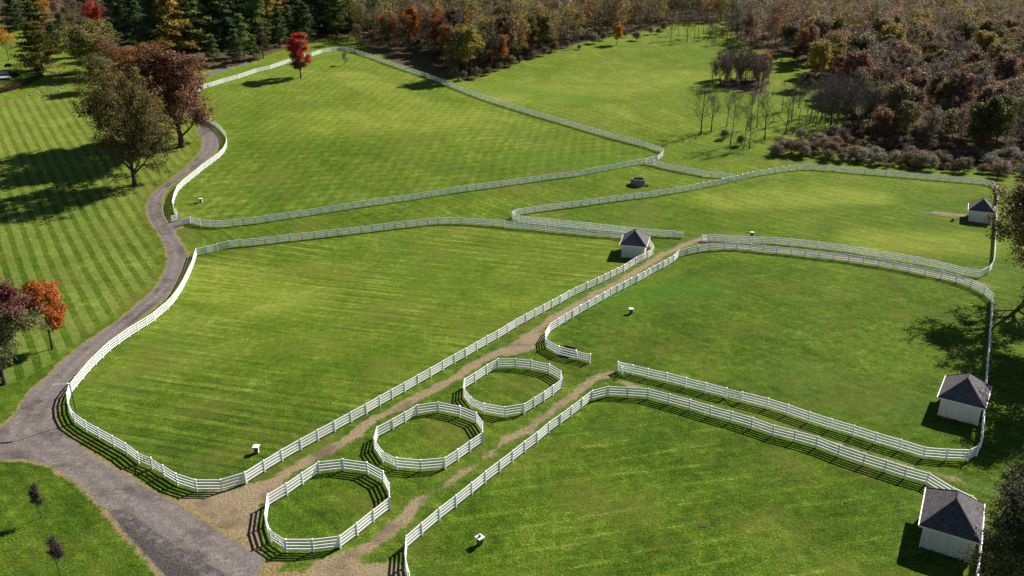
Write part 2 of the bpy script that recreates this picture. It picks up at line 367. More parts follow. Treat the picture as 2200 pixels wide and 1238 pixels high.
def ground_attrs(me, P):
    n = len(P)
    def soft(poly, w_): return 1 - sstep(-w_, w_ * .2, sdist(P, poly))
    fattr(me, 'lawn', soft(LAWN, 1.2)); fattr(me, 'p_mid', soft(P_MID, 1.5)); fattr(me, 'p_top', soft(P_TOP, 2))
    fattr(me, 'p_low', np.maximum(soft(P_LOW, 2), .45 * soft(P_RIGHT, 2)))
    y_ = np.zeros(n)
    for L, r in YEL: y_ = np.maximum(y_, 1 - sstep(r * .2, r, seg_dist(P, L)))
    y_ = np.maximum(y_, .55 * sstep(110, 260, P[:, 1])); y_ = np.maximum(y_, .42 * soft(P_MID, 3) * sstep(72, 110, P[:, 1]))  # yellower with distance, mid paddock included: backlit brightness put into the turf colour
    lu = np.zeros(n)
    for L, r in LUSH: lu = np.maximum(lu, 1 - sstep(r * .1, r, seg_dist(P, L)))
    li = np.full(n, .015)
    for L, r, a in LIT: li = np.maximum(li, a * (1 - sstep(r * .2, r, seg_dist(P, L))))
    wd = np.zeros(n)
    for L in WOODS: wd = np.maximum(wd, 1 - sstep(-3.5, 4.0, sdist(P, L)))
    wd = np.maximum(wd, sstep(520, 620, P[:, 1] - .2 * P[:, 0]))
    ds = drive_sd(P); ld = lanes_m(P)
    dr = np.maximum(.74 * (1 - sstep(.1, 1.7, ds)), .36 * (1 - sstep(-.4, 1.9, ld)))
    dr = np.maximum(dr, .60 * (1 - sstep(.2, 1.1, seg_dist(P, DITCH))))
    dr = np.maximum(dr, .72 * (1 - sstep(1.2, 2.6, ds)) * (1 - sstep(-.4, .6, ld)))
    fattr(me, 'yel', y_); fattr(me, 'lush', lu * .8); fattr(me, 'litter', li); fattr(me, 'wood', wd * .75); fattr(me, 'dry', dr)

# ------------------------------------------------------------------ ground sheet
def axis(a, b, step, lo, hi):
    c = list(np.arange(a, b + .01, step)); s = step
    while c[-1] < hi: s *= 1.22; c.append(c[-1] + s)
    s = step
    while c[0] > lo: s *= 1.22; c.insert(0, c[0] - s)
    return np.array(c)
gx = axis(-150, 150, 1.25, -3500, 3500); gy = axis(44, 330, 1.25, -2000, 5000)
XX, YY = np.meshgrid(gx, gy); V = np.stack([XX.ravel(), YY.ravel(), T(XX.ravel(), YY.ravel())], 1)
nx, ny = len(gx), len(gy); I = np.arange(nx * ny).reshape(ny, nx)
Q = np.stack([I[:-1, :-1].ravel(), I[:-1, 1:].ravel(), I[1:, 1:].ravel(), I[1:, :-1].ravel()], 1)
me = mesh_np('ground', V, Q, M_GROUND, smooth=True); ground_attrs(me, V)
tag(mk('ground', me), kind='structure')

def sheet(name, fn, bbox, step, mat, lift, extra=None, reach=1.2):
    x0, x1, y0, y1 = bbox
    X, Y = np.meshgrid(np.arange(x0, x1, step), np.arange(y0, y1, step)); P = np.stack([X.ravel(), Y.ravel()], 1)
    d = fn(P); ny_, nx_ = X.shape; keep = (d < reach).reshape(ny_, nx_)
    I = np.arange(nx_ * ny_).reshape(ny_, nx_); kq = keep[:-1, :-1] & keep[:-1, 1:] & keep[1:, 1:] & keep[1:, :-1]
    Q = np.stack([I[:-1, :-1][kq], I[:-1, 1:][kq], I[1:, 1:][kq], I[1:, :-1][kq]], 1)
    used = np.unique(Q); mp = np.zeros(nx_ * ny_, np.int64); mp[used] = np.arange(len(used))
    P = P[used]; V = np.column_stack([P, T(P[:, 0], P[:, 1]) + lift])
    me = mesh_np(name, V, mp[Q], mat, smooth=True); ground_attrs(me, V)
    fattr(me, 'm', np.clip(.5 - d[used] * .42, 0, 1))
    if extra: extra(me, V)
    return tag(mk(name, me), kind='structure')
def drive_extra(me, V):
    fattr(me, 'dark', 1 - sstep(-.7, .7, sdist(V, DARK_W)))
    wl = [ups([(343, 425), (342, 445), (346, 465), (362, 481)]), ups([(445, 290), (462, 300), (455, 320)])]
    fattr(me, 'white', np.maximum.reduce([.42 * (1 - sstep(.0, 1.5, seg_dist(V, L))) for L in wl]))
    ctr = ups([(455, 292), (452, 320), (420, 350), (370, 390), (335, 425), (332, 460), (352, 495), (380, 545), (372, 590), (340, 635), (270, 692), (180, 765), (120, 825), (82, 875), (60, 930), (110, 960), (180, 1000), (260, 1060), (360, 1130), (470, 1200), (600, 1290)])
    d = seg_dist(V, ctr)
    fattr(me, 'rut', .75 * np.exp(-((d - .0) / .5) ** 2) + .7 * np.exp(-((d - 1.7) / .4) ** 2))
sheet('driveway', drive_sd, (-100, -22, 46, 222), .55, M_DRIVE, .022, drive_extra)
sheet('driveway', lambda P: seg_dist(P, UPPER_LANE) - 1.15, (-120, -70, 214, 330), .8, M_DRIVE, .022, drive_extra)
sheet('dirt_track', lanes_m, (-46, 70, 52, 155), .55, M_TRACK, .014)
sheet('dirt_track', lanes_m, (70, 110, 60, 180), .8, M_TRACK, .014)

# ------------------------------------------------------------------ materials of things
def vinyl_mat():
    m, t, out = new_mat('white_vinyl')
    pos = t.node('ShaderNodeNewGeometry').outputs['Position']
    oi = t.node('ShaderNodeObjectInfo')
    n = t.noise(pos, 1.3, 4, .6); n2 = t.noise(pos, 14, 3, .6)
    c = t.mix(t.remap(n, .45, .8), (.93, .93, .92), (.82, .82, .79))
    c = t.mix(t.mul(t.remap(oi.outputs['Random'], .6, 1.0), .2), c, (.68, .69, .64))
    c = t.mix(t.mul(t.remap(n2, .6, .8), .25), c, (.42, .42, .36))
    principled(t, out, c, .34, .5, n2, .04, .01); return m
M_VINYL = vinyl_mat()
M_BARK = simple_mat('bark', (.070, .056, .046), .9, .15, .4, 2.5, .8, .06)
M_BARKG = simple_mat('grey_bark', (.15, .13, .115), .9, .15, .35, 2.5, .8, .06)
M_STEEL = simple_mat('dark_steel', (.05, .055, .06), .45, .5, .1, 4)
M_LAMPW = simple_mat('lamp_white', (.78, .78, .78), .4, .4, .05, 4)
M_BLACK = simple_mat('black_plastic', (.022, .023, .027), .5, .4, .2, 3)
M_BODY = simple_mat('waterer_body', (.085, .083, .085), .6, .3, .2, 5)
M_TILE = simple_mat('white_lid', (.80, .78, .74), .5, .3, .08, 6)
M_CONC = simple_mat('old_concrete', (.165, .155, .150), .9, .15, .45, 1.4, .6, .05)
M_RUBBLE = simple_mat('rubble', (.26, .22, .20), .9, .15, .4, 2, .6, .05)
M_TERRA = simple_mat('red_tub', (.42, .16, .10), .6, .3, .15, 5)
M_STONE = simple_mat('pale_stone', (.30, .27, .235), .85, .2, .35, 1.5, .6, .05)
M_PAVE = simple_mat('white_paving', (.70, .66, .62), .7, .2, .12, .8)
M_WIRE = simple_mat('wire', (.25, .25, .26), .5, .4, .05, 2)
M_FASCIA = simple_mat('white_fascia', (.78, .76, .72), .5, .3, .08, 3)
def wall_mat():
    m, t, out = new_mat('cream_siding')
    co = t.node('ShaderNodeTexCoord').outputs['Object']
    sp = t.node('ShaderNodeSeparateXYZ'); t.set(sp.inputs[0], co)
    w_ = t.math('SINE', t.mul(t.addm(sp.outputs[0], sp.outputs[1]), 2 * math.pi / .2))
    gr = t.remap(w_, -1.0, -.86, 1, 0)
    mp = t.node('ShaderNodeMapping'); t.set(mp.inputs[0], co); mp.inputs['Scale'].default_value = (3, 3, .25)
    st = t.noise(mp.outputs[0], 2.0, 4, .6)
    c = t.mix(t.remap(st, .35, .8), (.72, .69, .57), (.58, .55, .45))
    low = t.remap(sp.outputs[2], .55, .0, 0, 1)
    c = t.mix(t.mul(low, t.remap(t.noise(co, 2.2, 4, .6), .4, .7)), c, (.36, .33, .24))
    c = t.mix(t.mul(gr, .22), c, (.36, .34, .28))
    principled(t, out, c, .7, .25, t.math('SUBTRACT', 1.0, gr), .5, .02); return m
M_WALL = wall_mat()
def shingle_mat():
    m, t, out = new_mat('grey_shingle')
    uv = t.node('ShaderNodeUVMap').outputs[0]
    b = t.node('ShaderNodeTexBrick'); t.set(b.inputs['Vector'], uv)
    b.inputs['Scale'].default_value = 1.0; b.inputs['Brick Width'].default_value = .30; b.inputs['Row Height'].default_value = .145
    b.inputs['Mortar Size'].default_value = .018; b.inputs['Mortar Smooth'].default_value = .2; b.inputs['Bias'].default_value = 0
    b.inputs['Color1'].default_value = (.105, .096, .102, 1); b.inputs['Color2'].default_value = (.20, .182, .188, 1); b.inputs['Mortar'].default_value = (.022, .021, .024, 1)
    n = t.noise(uv, 1.2, 4, .6)
    c = t.mix(t.remap(n, .3, .75), b.outputs['Color'], t.mix(1.0, b.outputs['Color'], (.72, .70, .74), 'MULTIPLY'))
    principled(t, out, c, .85, .2, t.noise(uv, 30, 2, .6), .3, .01); return m
M_SHINGLE = shingle_mat()
def leaf_mat(name, trans=.36):
    m, t, out = new_mat(name)
    oi = t.node('ShaderNodeObjectInfo'); lc = t.attr('lc').outputs['Color']
    c = t.mix(1.0, oi.outputs['Color'], lc, 'MULTIPLY')
    d = t.node('ShaderNodeBsdfPrincipled'); t.set(d.inputs['Base Color'], c); d.inputs['Roughness'].default_value = .6; d.inputs['Specular IOR Level'].default_value = .2
    tr = t.node('ShaderNodeBsdfTranslucent'); t.set(tr.inputs['Color'], t.mix(1.0, c, (1.15, 1.05, .8), 'MULTIPLY'))
    mx = t.node('ShaderNodeMixShader'); mx.inputs[0].default_value = trans
    t.l.new(d.outputs[0], mx.inputs[1]); t.l.new(tr.outputs[0], mx.inputs[2]); t.l.new(mx.outputs[0], out.inputs[0]); return m
M_LEAF = leaf_mat('leaf'); M_NEEDLE = leaf_mat('needle', .30); M_TWIG = leaf_mat('twig', 0.0)

# ------------------------------------------------------------------ fences
b = MB(); b.box((0, 0, .665), (.15, .15, 1.53))
b.add([(-.098, -.098, 1.43), (.098, -.098, 1.43), (.098, .098, 1.43), (-.098, .098, 1.43), (-.098, -.098, 1.47), (.098, -.098, 1.47), (.098, .098, 1.47), (-.098, .098, 1.47), (0, 0, 1.53)],
      [(3, 2, 1, 0), (0, 1, 5, 4), (1, 2, 6, 5), (2, 3, 7, 6), (3, 0, 4, 7), (4, 5, 8), (5, 6, 8), (6, 7, 8), (7, 4, 8)])
POST = b.mesh('post', M_VINYL)
b = MB(); b.box((.5, 0, 0), (1, .065, .17)); RAIL = b.mesh('rail', M_VINYL)
RAIL_Z = (.28, .635, .99, 1.345)
def subdivide(W, step=2.36):
    out = [W[0]]
    for a, c in zip(W[:-1], W[1:]):
        n = max(1, int(round(np.linalg.norm(c - a) / step)))
        for i in range(1, n + 1):
            q = a + (c - a) * i / n; q[2] = float(T(q[0], q[1])); out.append(q)
    return out
def add_rails(root, o, a, c):
    d = c - a; L = float(np.linalg.norm(d)); yaw = math.atan2(d[1], d[0]); pit = math.atan2(d[2], math.hypot(d[0], d[1]))
    ux, uy = d[0] / L, d[1] / L
    for h in RAIL_Z:
        jz = float(R.normal(0, .006)); jt = float(R.normal(0, .003))
        mk('rail', RAIL, root, (a[0] - o[0] + .05 * ux, a[1] - o[1] + .05 * uy, a[2] - o[2] + h + jz), (0, -pit + jt, yaw), (L - .10, 1, 1))
def fence(px, label, name='paddock_fence', closed=False, gaps=(), step=2.36, group=None):
    """gaps: indices into px; the stretch from that point to the next is left to a gate"""
    W = ups(px); o = W[0]; root = empty(name, o)
    tag(root, label, 'fence', group)
    spans = [(i, (i + 1) % len(W)) for i in range(len(W) if closed else len(W) - 1)]
    done = set()
    def post(p):
        k = (round(p[0], 2), round(p[1], 2))
        if k in done: return
        done.add(k)
        mk('post', POST, root, p - o, (float(R.normal(0, .012)), float(R.normal(0, .012)), YAW[0]))
    YAW = [0.0]
    for i, j in spans:
        d = W[j] - W[i]; YAW[0] = math.atan2(d[1], d[0])
        if i in gaps: post(W[i]); post(W[j]); continue
        S = subdivide(np.array([W[i], W[j]]), step)
        for a, c in zip(S[:-1], S[1:]):
            post(a); add_rails(root, o, a, c)
        post(S[-1])
    return root
def gate(p0, p1, label, posts=True, brace='single', raise_=.06, cat='gate', inset=.09, double=False):
    a, c = (up(*p0) if len(p0) == 2 else np.array(p0, float)), (up(*p1) if len(p1) == 2 else np.array(p1, float))
    d = c - a; L = math.hypot(d[0], d[1]); yaw = math.atan2(d[1], d[0])
    root = empty('paddock_gate', a, yaw); tag(root, label, cat)
    g0, g1 = inset, L - inset
    if posts:
        mk('post', POST, root, (0, 0, 0)); mk('post', POST, root, (L, 0, 0))
        g0 += .06; g1 -= .06
    for k, h in enumerate((.27, .59, .91, 1.22)):
        b = MB(); b.box(((g0 + g1) / 2, 0, h + raise_), (g1 - g0 - .09, .045, .13)); mk('rail', b.mesh('gate_rail', M_VINYL), root)
    for x in (g0, g1):
        b = MB(); b.box((x, 0, .745 + raise_), (.09, .06, 1.12)); mk('stile', b.mesh('gate_stile', M_VINYL), root)
    if double:
        for h in (.20, .50, .80, 1.10):
            b = MB(); b.box(((g0 + g1) / 2, .24, h + raise_), (g1 - g0 - .09, .045, .13)); mk('rail', b.mesh('gate_rail', M_VINYL), root)
        for x in (g0, g1):
            b = MB(); b.box((x, .24, .66 + raise_), (.09, .06, 1.08)); mk('stile', b.mesh('gate_stile', M_VINYL), root)
    if brace in ('single', 'cross'):
        b = MB(); b.bar((g0 + .05, -.04, .25 + raise_), (g1 - .05, -.04, 1.2 + raise_), .03, .10); mk('brace', b.mesh('gate_brace', M_VINYL), root)
    if brace in ('centre', 'cross'):
        b = MB(); b.box(((g0 + g1) / 2, -.042, .745 + raise_), (.08, .03, 1.05)); mk('stile', b.mesh('gate_stile', M_VINYL), root)
    return root

F_ = fence
F_([(384.5, 474), (375, 459), (372, 445), (376, 428), (383, 412), (395.7, 399), (406, 391), (415.7, 383), (425.7, 375.6), (435, 367), (453, 354), (471, 340), (481, 330), (487, 318), (488, 308), (484.6, 295.5), (476, 284), (465, 274), (450, 264), (434, 255), (417, 243), (408, 226), (413, 208), (440, 191)],
   'white four-rail fence curving along the gravel drive beside the big brown oaks')
F_([(440, 191), (456, 186.5), (467, 183), (479, 179), (512, 170), (550, 157), (580, 150), (600, 143), (620, 136), (638, 130), (655, 125), (670, 122), (690, 115), (710, 111.5), (728, 109), (737, 108.5)],
   'white four-rail fence climbing behind the red maple to the top corner', step=2.6)
F_([(737, 108.5), (758, 113), (777, 119), (797, 125), (837, 140), (876, 153), (917, 167), (951, 180), (984.5, 193.5), (1006, 202), (1041, 215), (1100, 234), (1151, 250), (1204, 265), (1258, 281), (1315, 298), (1358, 309), (1390, 317.5), (1415, 326), (1424, 331), (1425, 336), (1413, 345), (1387, 352.5)],
   'long white four-rail fence descending the hill in front of the orange woods', step=2.5)
F_([(1387, 352.5), (1357, 357), (1310, 366), (1248, 378), (1183, 386), (1096, 399), (986, 414), (887, 430), (782, 445), (670, 463), (550, 481), (526, 483.5), (502, 487), (474.6, 489), (451, 488.5), (431, 486), (409, 480)],
   'white four-rail fence along the far side of the grass lane holding the concrete ring')
F_([(1403, 355.5), (1421.5, 361), (1440, 365), (1456, 368), (1473, 372), (1492, 375), (1509.5, 379), (1528, 381), (1548, 383), (1567, 386), (1578, 388)],
   'short white four-rail fence crossing the lane behind the concrete ring')
F_([(1446, 510), (1437, 510), (1412, 508), (1388, 506.6), (1363, 504), (1339, 501), (1315, 498.5), (1290, 496), (1266.5, 493), (1245, 491), (1223, 489), (1201, 486.5), (1179, 484), (1157, 482), (1135, 480), (1114, 477), (1101, 472), (1100, 468), (1112, 463), (1129, 460), (1170, 454), (1249, 444), (1327, 432.7), (1398, 424), (1484, 410), (1536, 399.6), (1583, 389), (1616, 381), (1650, 375), (1695, 368), (1730, 364.6), (1751, 365.6)],
   'white four-rail fence wrapping the pointed near corner of the upper right paddock')
F_([(1751, 365.6), (1793, 368), (1835, 372.6), (1902, 378), (1969, 384), (2039, 390), (2087, 394), (2111, 396.4), (2130, 401), (2139, 408), (2142, 418), (2141, 440), (2139, 470), (2137, 520), (2134, 565), (2131, 578), (2123, 588), (2106, 597), (2073, 593), (2039, 584), (2004, 575.5), (1969, 568), (1938, 563), (1900, 557), (1878, 553), (1844, 547), (1814, 542), (1784, 538), (1755, 534.5), (1725, 531), (1695, 528), (1666, 525), (1637, 524), (1611, 523.5), (1582, 522), (1556, 520), (1534, 519.5), (1523, 519.3)],
   'white four-rail fence around the shed end of the upper right paddock', gaps=(23,))
F_([(423, 550), (446, 545), (468, 539), (493, 533), (518, 530), (546, 528), (572.5, 525), (625, 518.6), (703.5, 510), (778, 501), (850.5, 492), (943, 481.5), (967.5, 481.5), (992, 481.7), (1016, 483), (1039, 484.6), (1062, 486), (1083, 488), (1105, 491.6), (1148, 495), (1193, 500), (1238, 504), (1285, 509), (1309, 510), (1334, 513), (1358, 517), (1380, 522), (1394, 530), (1402, 539), (1403, 548)],
   'white four-rail fence along the top of the central paddock ending behind its shed')
F_([(1403, 548), (1392, 555.4), (1379, 562), (1365.5, 569), (1353, 577), (1340, 585.5), (1313, 599), (1284, 613), (1261, 623.5), (1236.5, 635), (1221.5, 642.5), (1204, 653), (1186, 662.6), (1168, 672.5), (1150, 682), (1130, 693), (1110, 704), (1091, 716), (1069.7, 729), (1047, 741.5), (1024.6, 754.5), (1001, 768.5), (977, 781.5), (952, 796), (925.7, 811.6), (898, 827), (870.5, 843), (843, 858), (816.7, 873), (788, 890), (755, 908), (720, 927.5), (684, 947), (647.7, 967), (607, 990.6), (569, 1014), (529.7, 1039.4), (477, 1055.7), (423, 1056)],
   'long straight white four-rail fence between the central paddock and the straw track')
F_([(423, 1056), (382, 1042.4), (353, 1024.4), (328, 1007.6), (299, 995.6), (273.7, 976), (245.4, 960), (214, 942.5), (186.6, 927), (161.5, 909), (150.5, 888), (148, 866), (153, 848), (165, 832), (179, 815), (193, 798), (206.6, 784), (221.6, 769.5), (236.7, 755), (256.7, 740), (278, 724.7), (297, 712.7), (316, 701), (333, 689.6), (347.6, 677), (361, 665.6), (371, 655), (380, 643.5), (388, 631), (395, 619), (401, 607), (406, 596), (411, 585.5), (415.5, 574), (419, 562), (423, 550)],
   'white four-rail fence bending round the drive side of the central paddock', gaps=(2, 3))
F_([(1236.5, 773), (1199.4, 764), (1174, 749), (1171.4, 732), (1182, 714), (1199.4, 703), (1215.7, 692.6), (1230.7, 684), (1246.5, 674), (1264, 664.6), (1281, 654.6), (1296.6, 646), (1312, 637), (1326.6, 629.5), (1341, 622), (1355, 614.5), (1369, 608), (1382, 600.5), (1403, 588), (1425.6, 576.7), (1447, 564), (1458, 553), (1477, 548), (1499.5, 543), (1524.5, 539), (1556, 537), (1582, 536.6), (1611, 539), (1639.7, 543), (1668, 545.4), (1699, 548.7), (1729, 552), (1759, 555.4), (1790, 559), (1823, 563), (1854, 568), (1886.7, 572.5), (1918.7, 578.7), (1952, 585), (1987, 593), (2020.6, 598.8), (2053, 608), (2084.5, 618), (2113, 634), (2130, 648)],
   'white four-rail fence on the track side of the middle right paddock')
F_([(2130, 648), (2127, 700), (2122, 760), (2117, 820), (2112, 880), (2109, 930), (2106, 962), (2098, 980), (2079, 990.6), (2032, 989), (1982.6, 985), (1931, 968.6), (1879.7, 953.5), (1831.6, 937.5), (1782.7, 923), (1736, 908), (1690, 891.7), (1647, 878), (1592, 864), (1558, 855.4), (1514.5, 844), (1472, 833), (1431, 822), (1390.5, 813), (1358, 805), (1326.6, 798)],
   'white four-rail fence round the shaded shed end of the middle right paddock', gaps=(18,))
F_([(890, 1300), (880, 1258), (871.5, 1219), (874, 1179), (907, 1150), (944.4, 1118), (980, 1090), (1014, 1062.5), (1043, 1038), (1074, 1014), (1101, 993), (1127.5, 972), (1154, 952), (1179, 930.5), (1204, 912.5), (1227, 895.5), (1249.8, 878), (1271, 861), (1306, 851.7), (1348, 853.7), (1391.8, 857), (1436, 868.7), (1480.7, 881), (1525.7, 895), (1569.6, 907), (1614, 920.5), (1660, 937), (1706, 949), (1752.7, 962), (1800, 980.6), (1854, 999.4), (1900.4, 1014), (1943, 1028), (1990, 1041), (2042, 1073)],
   'white four-rail fence bordering the nearest bottom paddock on two sides')
F_([(2042, 1073), (2082, 1092), (2106, 1110), (2108, 1143), (2104, 1178), (2100, 1215), (2096, 1250), (2092, 1290)],
   'white four-rail fence squeezed behind the nearest shed and the dark tree')
PENS = [
    ([(577.5, 1088), (617.6, 1064), (651, 1040.7), (686.5, 1017), (738, 1011), (790, 1018), (823.7, 1037), (837, 1064), (838, 1094.5), (803, 1122), (768, 1151), (731.6, 1179), (673, 1186), (615.6, 1186), (582.6, 1164.7), (572, 1131)], 13, 'oval white rail pen nearest the gravel drive', 'lowest'),
    ([(811, 941), (845, 923), (871, 908), (897, 892.5), (942, 886), (987.5, 895), (1023, 909), (1037, 930), (1037, 952), (1010, 971), (984, 990), (957, 1008), (904, 1012.6), (853, 1008), (823, 993.6), (804.5, 966)], 13, 'oval white rail pen in the middle of the row of three', 'middle'),
    ([(998, 836), (1021, 821.6), (1046, 805), (1070, 791.5), (1107.5, 791), (1141, 794.6), (1179.6, 803), (1204, 818), (1207.7, 835), (1187.7, 850), (1169, 863.4), (1147.6, 876.7), (1125.8, 890), (1084.7, 896.7), (1040, 889), (1012, 875.4), (996, 855)], 14, 'oval white rail pen furthest from the drive, beside the trough corner', 'top')]
for px, g, lb, nm in PENS:
    fence(px, lb, 'oval_pen', True, (g,), group='three oval pens in a row')
    gate(px[g], px[g + 1], {'lowest': 'white braced gate of the oval pen nearest the drive', 'middle': 'white braced gate of the middle oval pen', 'top': 'white braced gate of the oval pen furthest from the drive'}[nm], True, 'cross', inset=.12)
gate((299, 995.6), (328, 1007.6), 'white braced gate leaf by the drive, on the uphill side of the pair', True, 'cross', inset=.1)
gate((353, 1024.4), (328, 1007.6), 'white braced gate leaf by the drive, on the pen side of the pair', True, 'cross', inset=.1)
gate((1558, 855.4), (1592, 864), 'narrow white gate with a diagonal brace in the lane fence', True, 'single')
gate((1878, 553), (1900, 557), 'narrow white gate in the double fence of the upper right paddock', True, 'single')
gate((384.5, 474), (369, 479), 'small white gate swung open beside the drive entrance', False, 'none')
gate((409, 480), (389.5, 484), 'shaded white gate standing shut across the lane entrance', False, 'centre', double=True)
gate((1446, 510), (1467, 511.8), 'white gate panel at the tip of the upper right paddock fence', True, 'centre', double=True)
gate((1523, 519.3), (1507, 518), 'white gate panel at the start of the track beside bare soil', True, 'centre', double=True)
gate((1387, 353.5), (1403, 356.3), 'white gate panel at the far corner by the lane', True, 'centre')
gate((1236.5, 773), (1267, 781), 'white gate panel beside the black trough', True, 'centre', double=True)
gate((1326.6, 798.8), (1340, 810.5), 'white gate swung open into the track opposite the trough', False, 'cross')

# ------------------------------------------------------------------ sheds
def roof_mesh(LX, LY, RL, ZE, ZR):
    """hip roof in overlapping shingle courses; eave rectangle LX x LY, short ridge RL along Y"""
    v, f, uvs = [], [], []
    hx, hy, hr = LX / 2, LY / 2, RL / 2
    c = [(-hx, -hy), (hx, -hy), (hx, hy), (-hx, hy)]
    faces = [((c[0], c[1]), ((0, -hr), (0, -hr))), ((c[1], c[2]), ((0, -hr), (0, hr))), ((c[2], c[3]), ((0, hr), (0, hr))), ((c[3], c[0]), ((0, hr), (0, -hr)))]
    for (a, b_), (d, e) in faces:
        a, b_, d, e = [np.array(q + (z,)) for q, z in ((a, ZE), (b_, ZE), (d, ZR), (e, ZR))]
        n_ = np.cross(b_ - a, d - a); n_ = n_ / np.linalg.norm(n_)
        if n_[2] < 0: n_ = -n_
        mid_lo, mid_hi = (a + b_) / 2, (d + e) / 2
        sl = np.linalg.norm(mid_hi - mid_lo); rows = int(sl / .145); ed = (b_ - a) / np.linalg.norm(b_ - a)
        for r in range(rows):
            t0, t1 = r / rows, min(1.0, (r + 1.15) / rows)
            P = [a + (d - a) * t0 + n_ * .022, b_ + (e - b_) * t0 + n_ * .022, b_ + (e - b_) * t1 + n_ * .004, a + (d - a) * t1 + n_ * .004]
            Lo = [a + (d - a) * t0, b_ + (e - b_) * t0]
            k = len(v); v += P + Lo; f += [(k, k + 1, k + 2, k + 3), (k + 4, k + 5, k + 1, k)]
            uu = [float((p - a) @ ed) for p in P]; v0, v1 = r * .145 + .001, r * .145 + .144
            uvs += [(uu[0], v0), (uu[1], v0), (uu[2], v1), (uu[3], v1), (uu[0], v0), (uu[1], v0), (uu[1], v0), (uu[0], v0)]
    me = bpy.data.meshes.new('roof'); me.from_pydata([tuple(map(float, p)) for p in v], [], f)
    ul = me.uv_layers.new(name='UVMap'); ul.data.foreach_set('uv', np.array(uvs, np.float32).ravel())
    me.materials.append(M_SHINGLE); me.update(); return me
ROOF = roof_mesh(4.98, 6.72, 1.5, 2.52, 4.70)
def plain(dims, c, name, mat, bev=0.0):
    b = MB(); b.box(c, dims); return b.mesh(name, mat, bev)
WX, WY, WH = 4.16, 5.9, 2.44
WALLS = [plain((WX, .12, WH), (0, -WY / 2 + .06, WH / 2 - .05), 'wall', M_WALL), plain((WX, .12, WH), (0, WY / 2 - .06, WH / 2 - .05), 'wall', M_WALL),
         plain((.12, WY - .244, WH), (-WX / 2 + .06, 0, WH / 2 - .05), 'wall', M_WALL), plain((.12, WY - .244, WH), (WX / 2 - .06, 0, WH / 2 - .05), 'wall', M_WALL)]
FASC = [plain((5.02, .035, .16), (0, -3.375, 2.46), 'fascia', M_FASCIA), plain((5.02, .035, .16), (0, 3.375, 2.46), 'fascia', M_FASCIA),
        plain((.11, 6.70, .13), (-2.545, 0, 2.475), 'gutter', M_FASCIA), plain((.11, 6.70, .13), (2.545, 0, 2.475), 'gutter', M_FASCIA)]
SOFF = plain((4.9, 6.6, .03), (0, 0, 2.415), 'soffit', M_FASCIA)
b = MB()
for s in (-1, 1):
    for q in (-1, 1): b.bar((q * 2.47, s * 3.34, 2.555), (0, s * .75, 4.715), .13, .022)
b.bar((0, -.75, 4.722), (0, .75, 4.722), .15, .03)
RIDGE = b.mesh('ridge_cap', M_SHINGLE)
CORN = [plain((.10, .10, WH - .02), (sx * (WX / 2 + .005), sy * (WY / 2 + .005), WH / 2 - .05), 'corner_board', M_FASCIA) for sx in (-1, 1) for sy in (-1, 1)]
def shed(pa, pb, label):
    a, c = up(*pa), up(*pb); mid = (a + c) / 2; yaw = math.atan2(c[1] - a[1], c[0] - a[0])
    ctr = mid + np.array([-math.sin(yaw), math.cos(yaw), 0]) * WY / 2; ctr[2] = float(T(ctr[0], ctr[1]))
    root = empty('run_in_shed', ctr, yaw); tag(root, label, 'shed', 'sheds in the paddocks')
    for m in WALLS: mk('wall', m, root)
    r = mk('roof', ROOF, root); mk('ridge_cap', RIDGE, r); mk('soffit', SOFF, r)
    for m in FASC[:2]: mk('fascia', m, r)
    for m in FASC[2:]: mk('gutter', m, r)
    for m in CORN: mk('corner_board', m, root)
    return root
shed((1975.6, 1174.7), (2084.5, 1208.5), 'nearest cream shed with grey hip roof beside the dark tree')
shed((1950 + 370 / 5.628, 780 + 632 / 5.628), (1950 + 835 / 5.628, 780 + 755 / 5.628), 'cream shed with grey hip roof in the middle right paddock')
shed((1310 + 300 / 12.38, 480 + 905 / 12.38), (1310 + 915 / 12.38, 480 + 955 / 12.38), 'cream shed with dark hip roof at the tip of the central paddock')
shed((1990 + 1240 / 13.75, 410 + 905 / 13.75), (1990 + 1895 / 13.75, 410 + 985 / 13.75), 'farthest cream shed with dark roof, beside a patch of bare soil')

# ------------------------------------------------------------------ small paddock things
b = MB(); b.add([(-.19, -.19, -.05), (.19, -.19, -.05), (.19, .19, -.05), (-.19, .19, -.05), (-.24, -.24, .80), (.24, -.24, .80), (.24, .24, .80), (-.24, .24, .80)],
                [(3, 2, 1, 0), (4, 5, 6, 7), (0, 1, 5, 4), (1, 2, 6, 5), (2, 3, 7, 6), (3, 0, 4, 7)])
WB = b.mesh('body', M_BODY, .02)
b = MB(); b.box((0, 0, .845), (.72, .72, .07)); WL = b.mesh('lid', M_TILE, .012)
b = MB(); b.lathe([(.09, .88), (.12, .89), (.13, 1.02), (.10, 1.07), (.05, 1.09)], 12); WC = b.mesh('cap', M_BLACK)
b = MB(); b.box((.29, -.12, .62), (.09, .16, .14)); WF = b.mesh('float_box', M_TILE, .01)
b = MB(); b.box((.215, .0, .38), (.02, .30, .7)); WP = b.mesh('sunlit_side', M_TILE)  # pale strip: sunlight on the dark body's side put into its colour
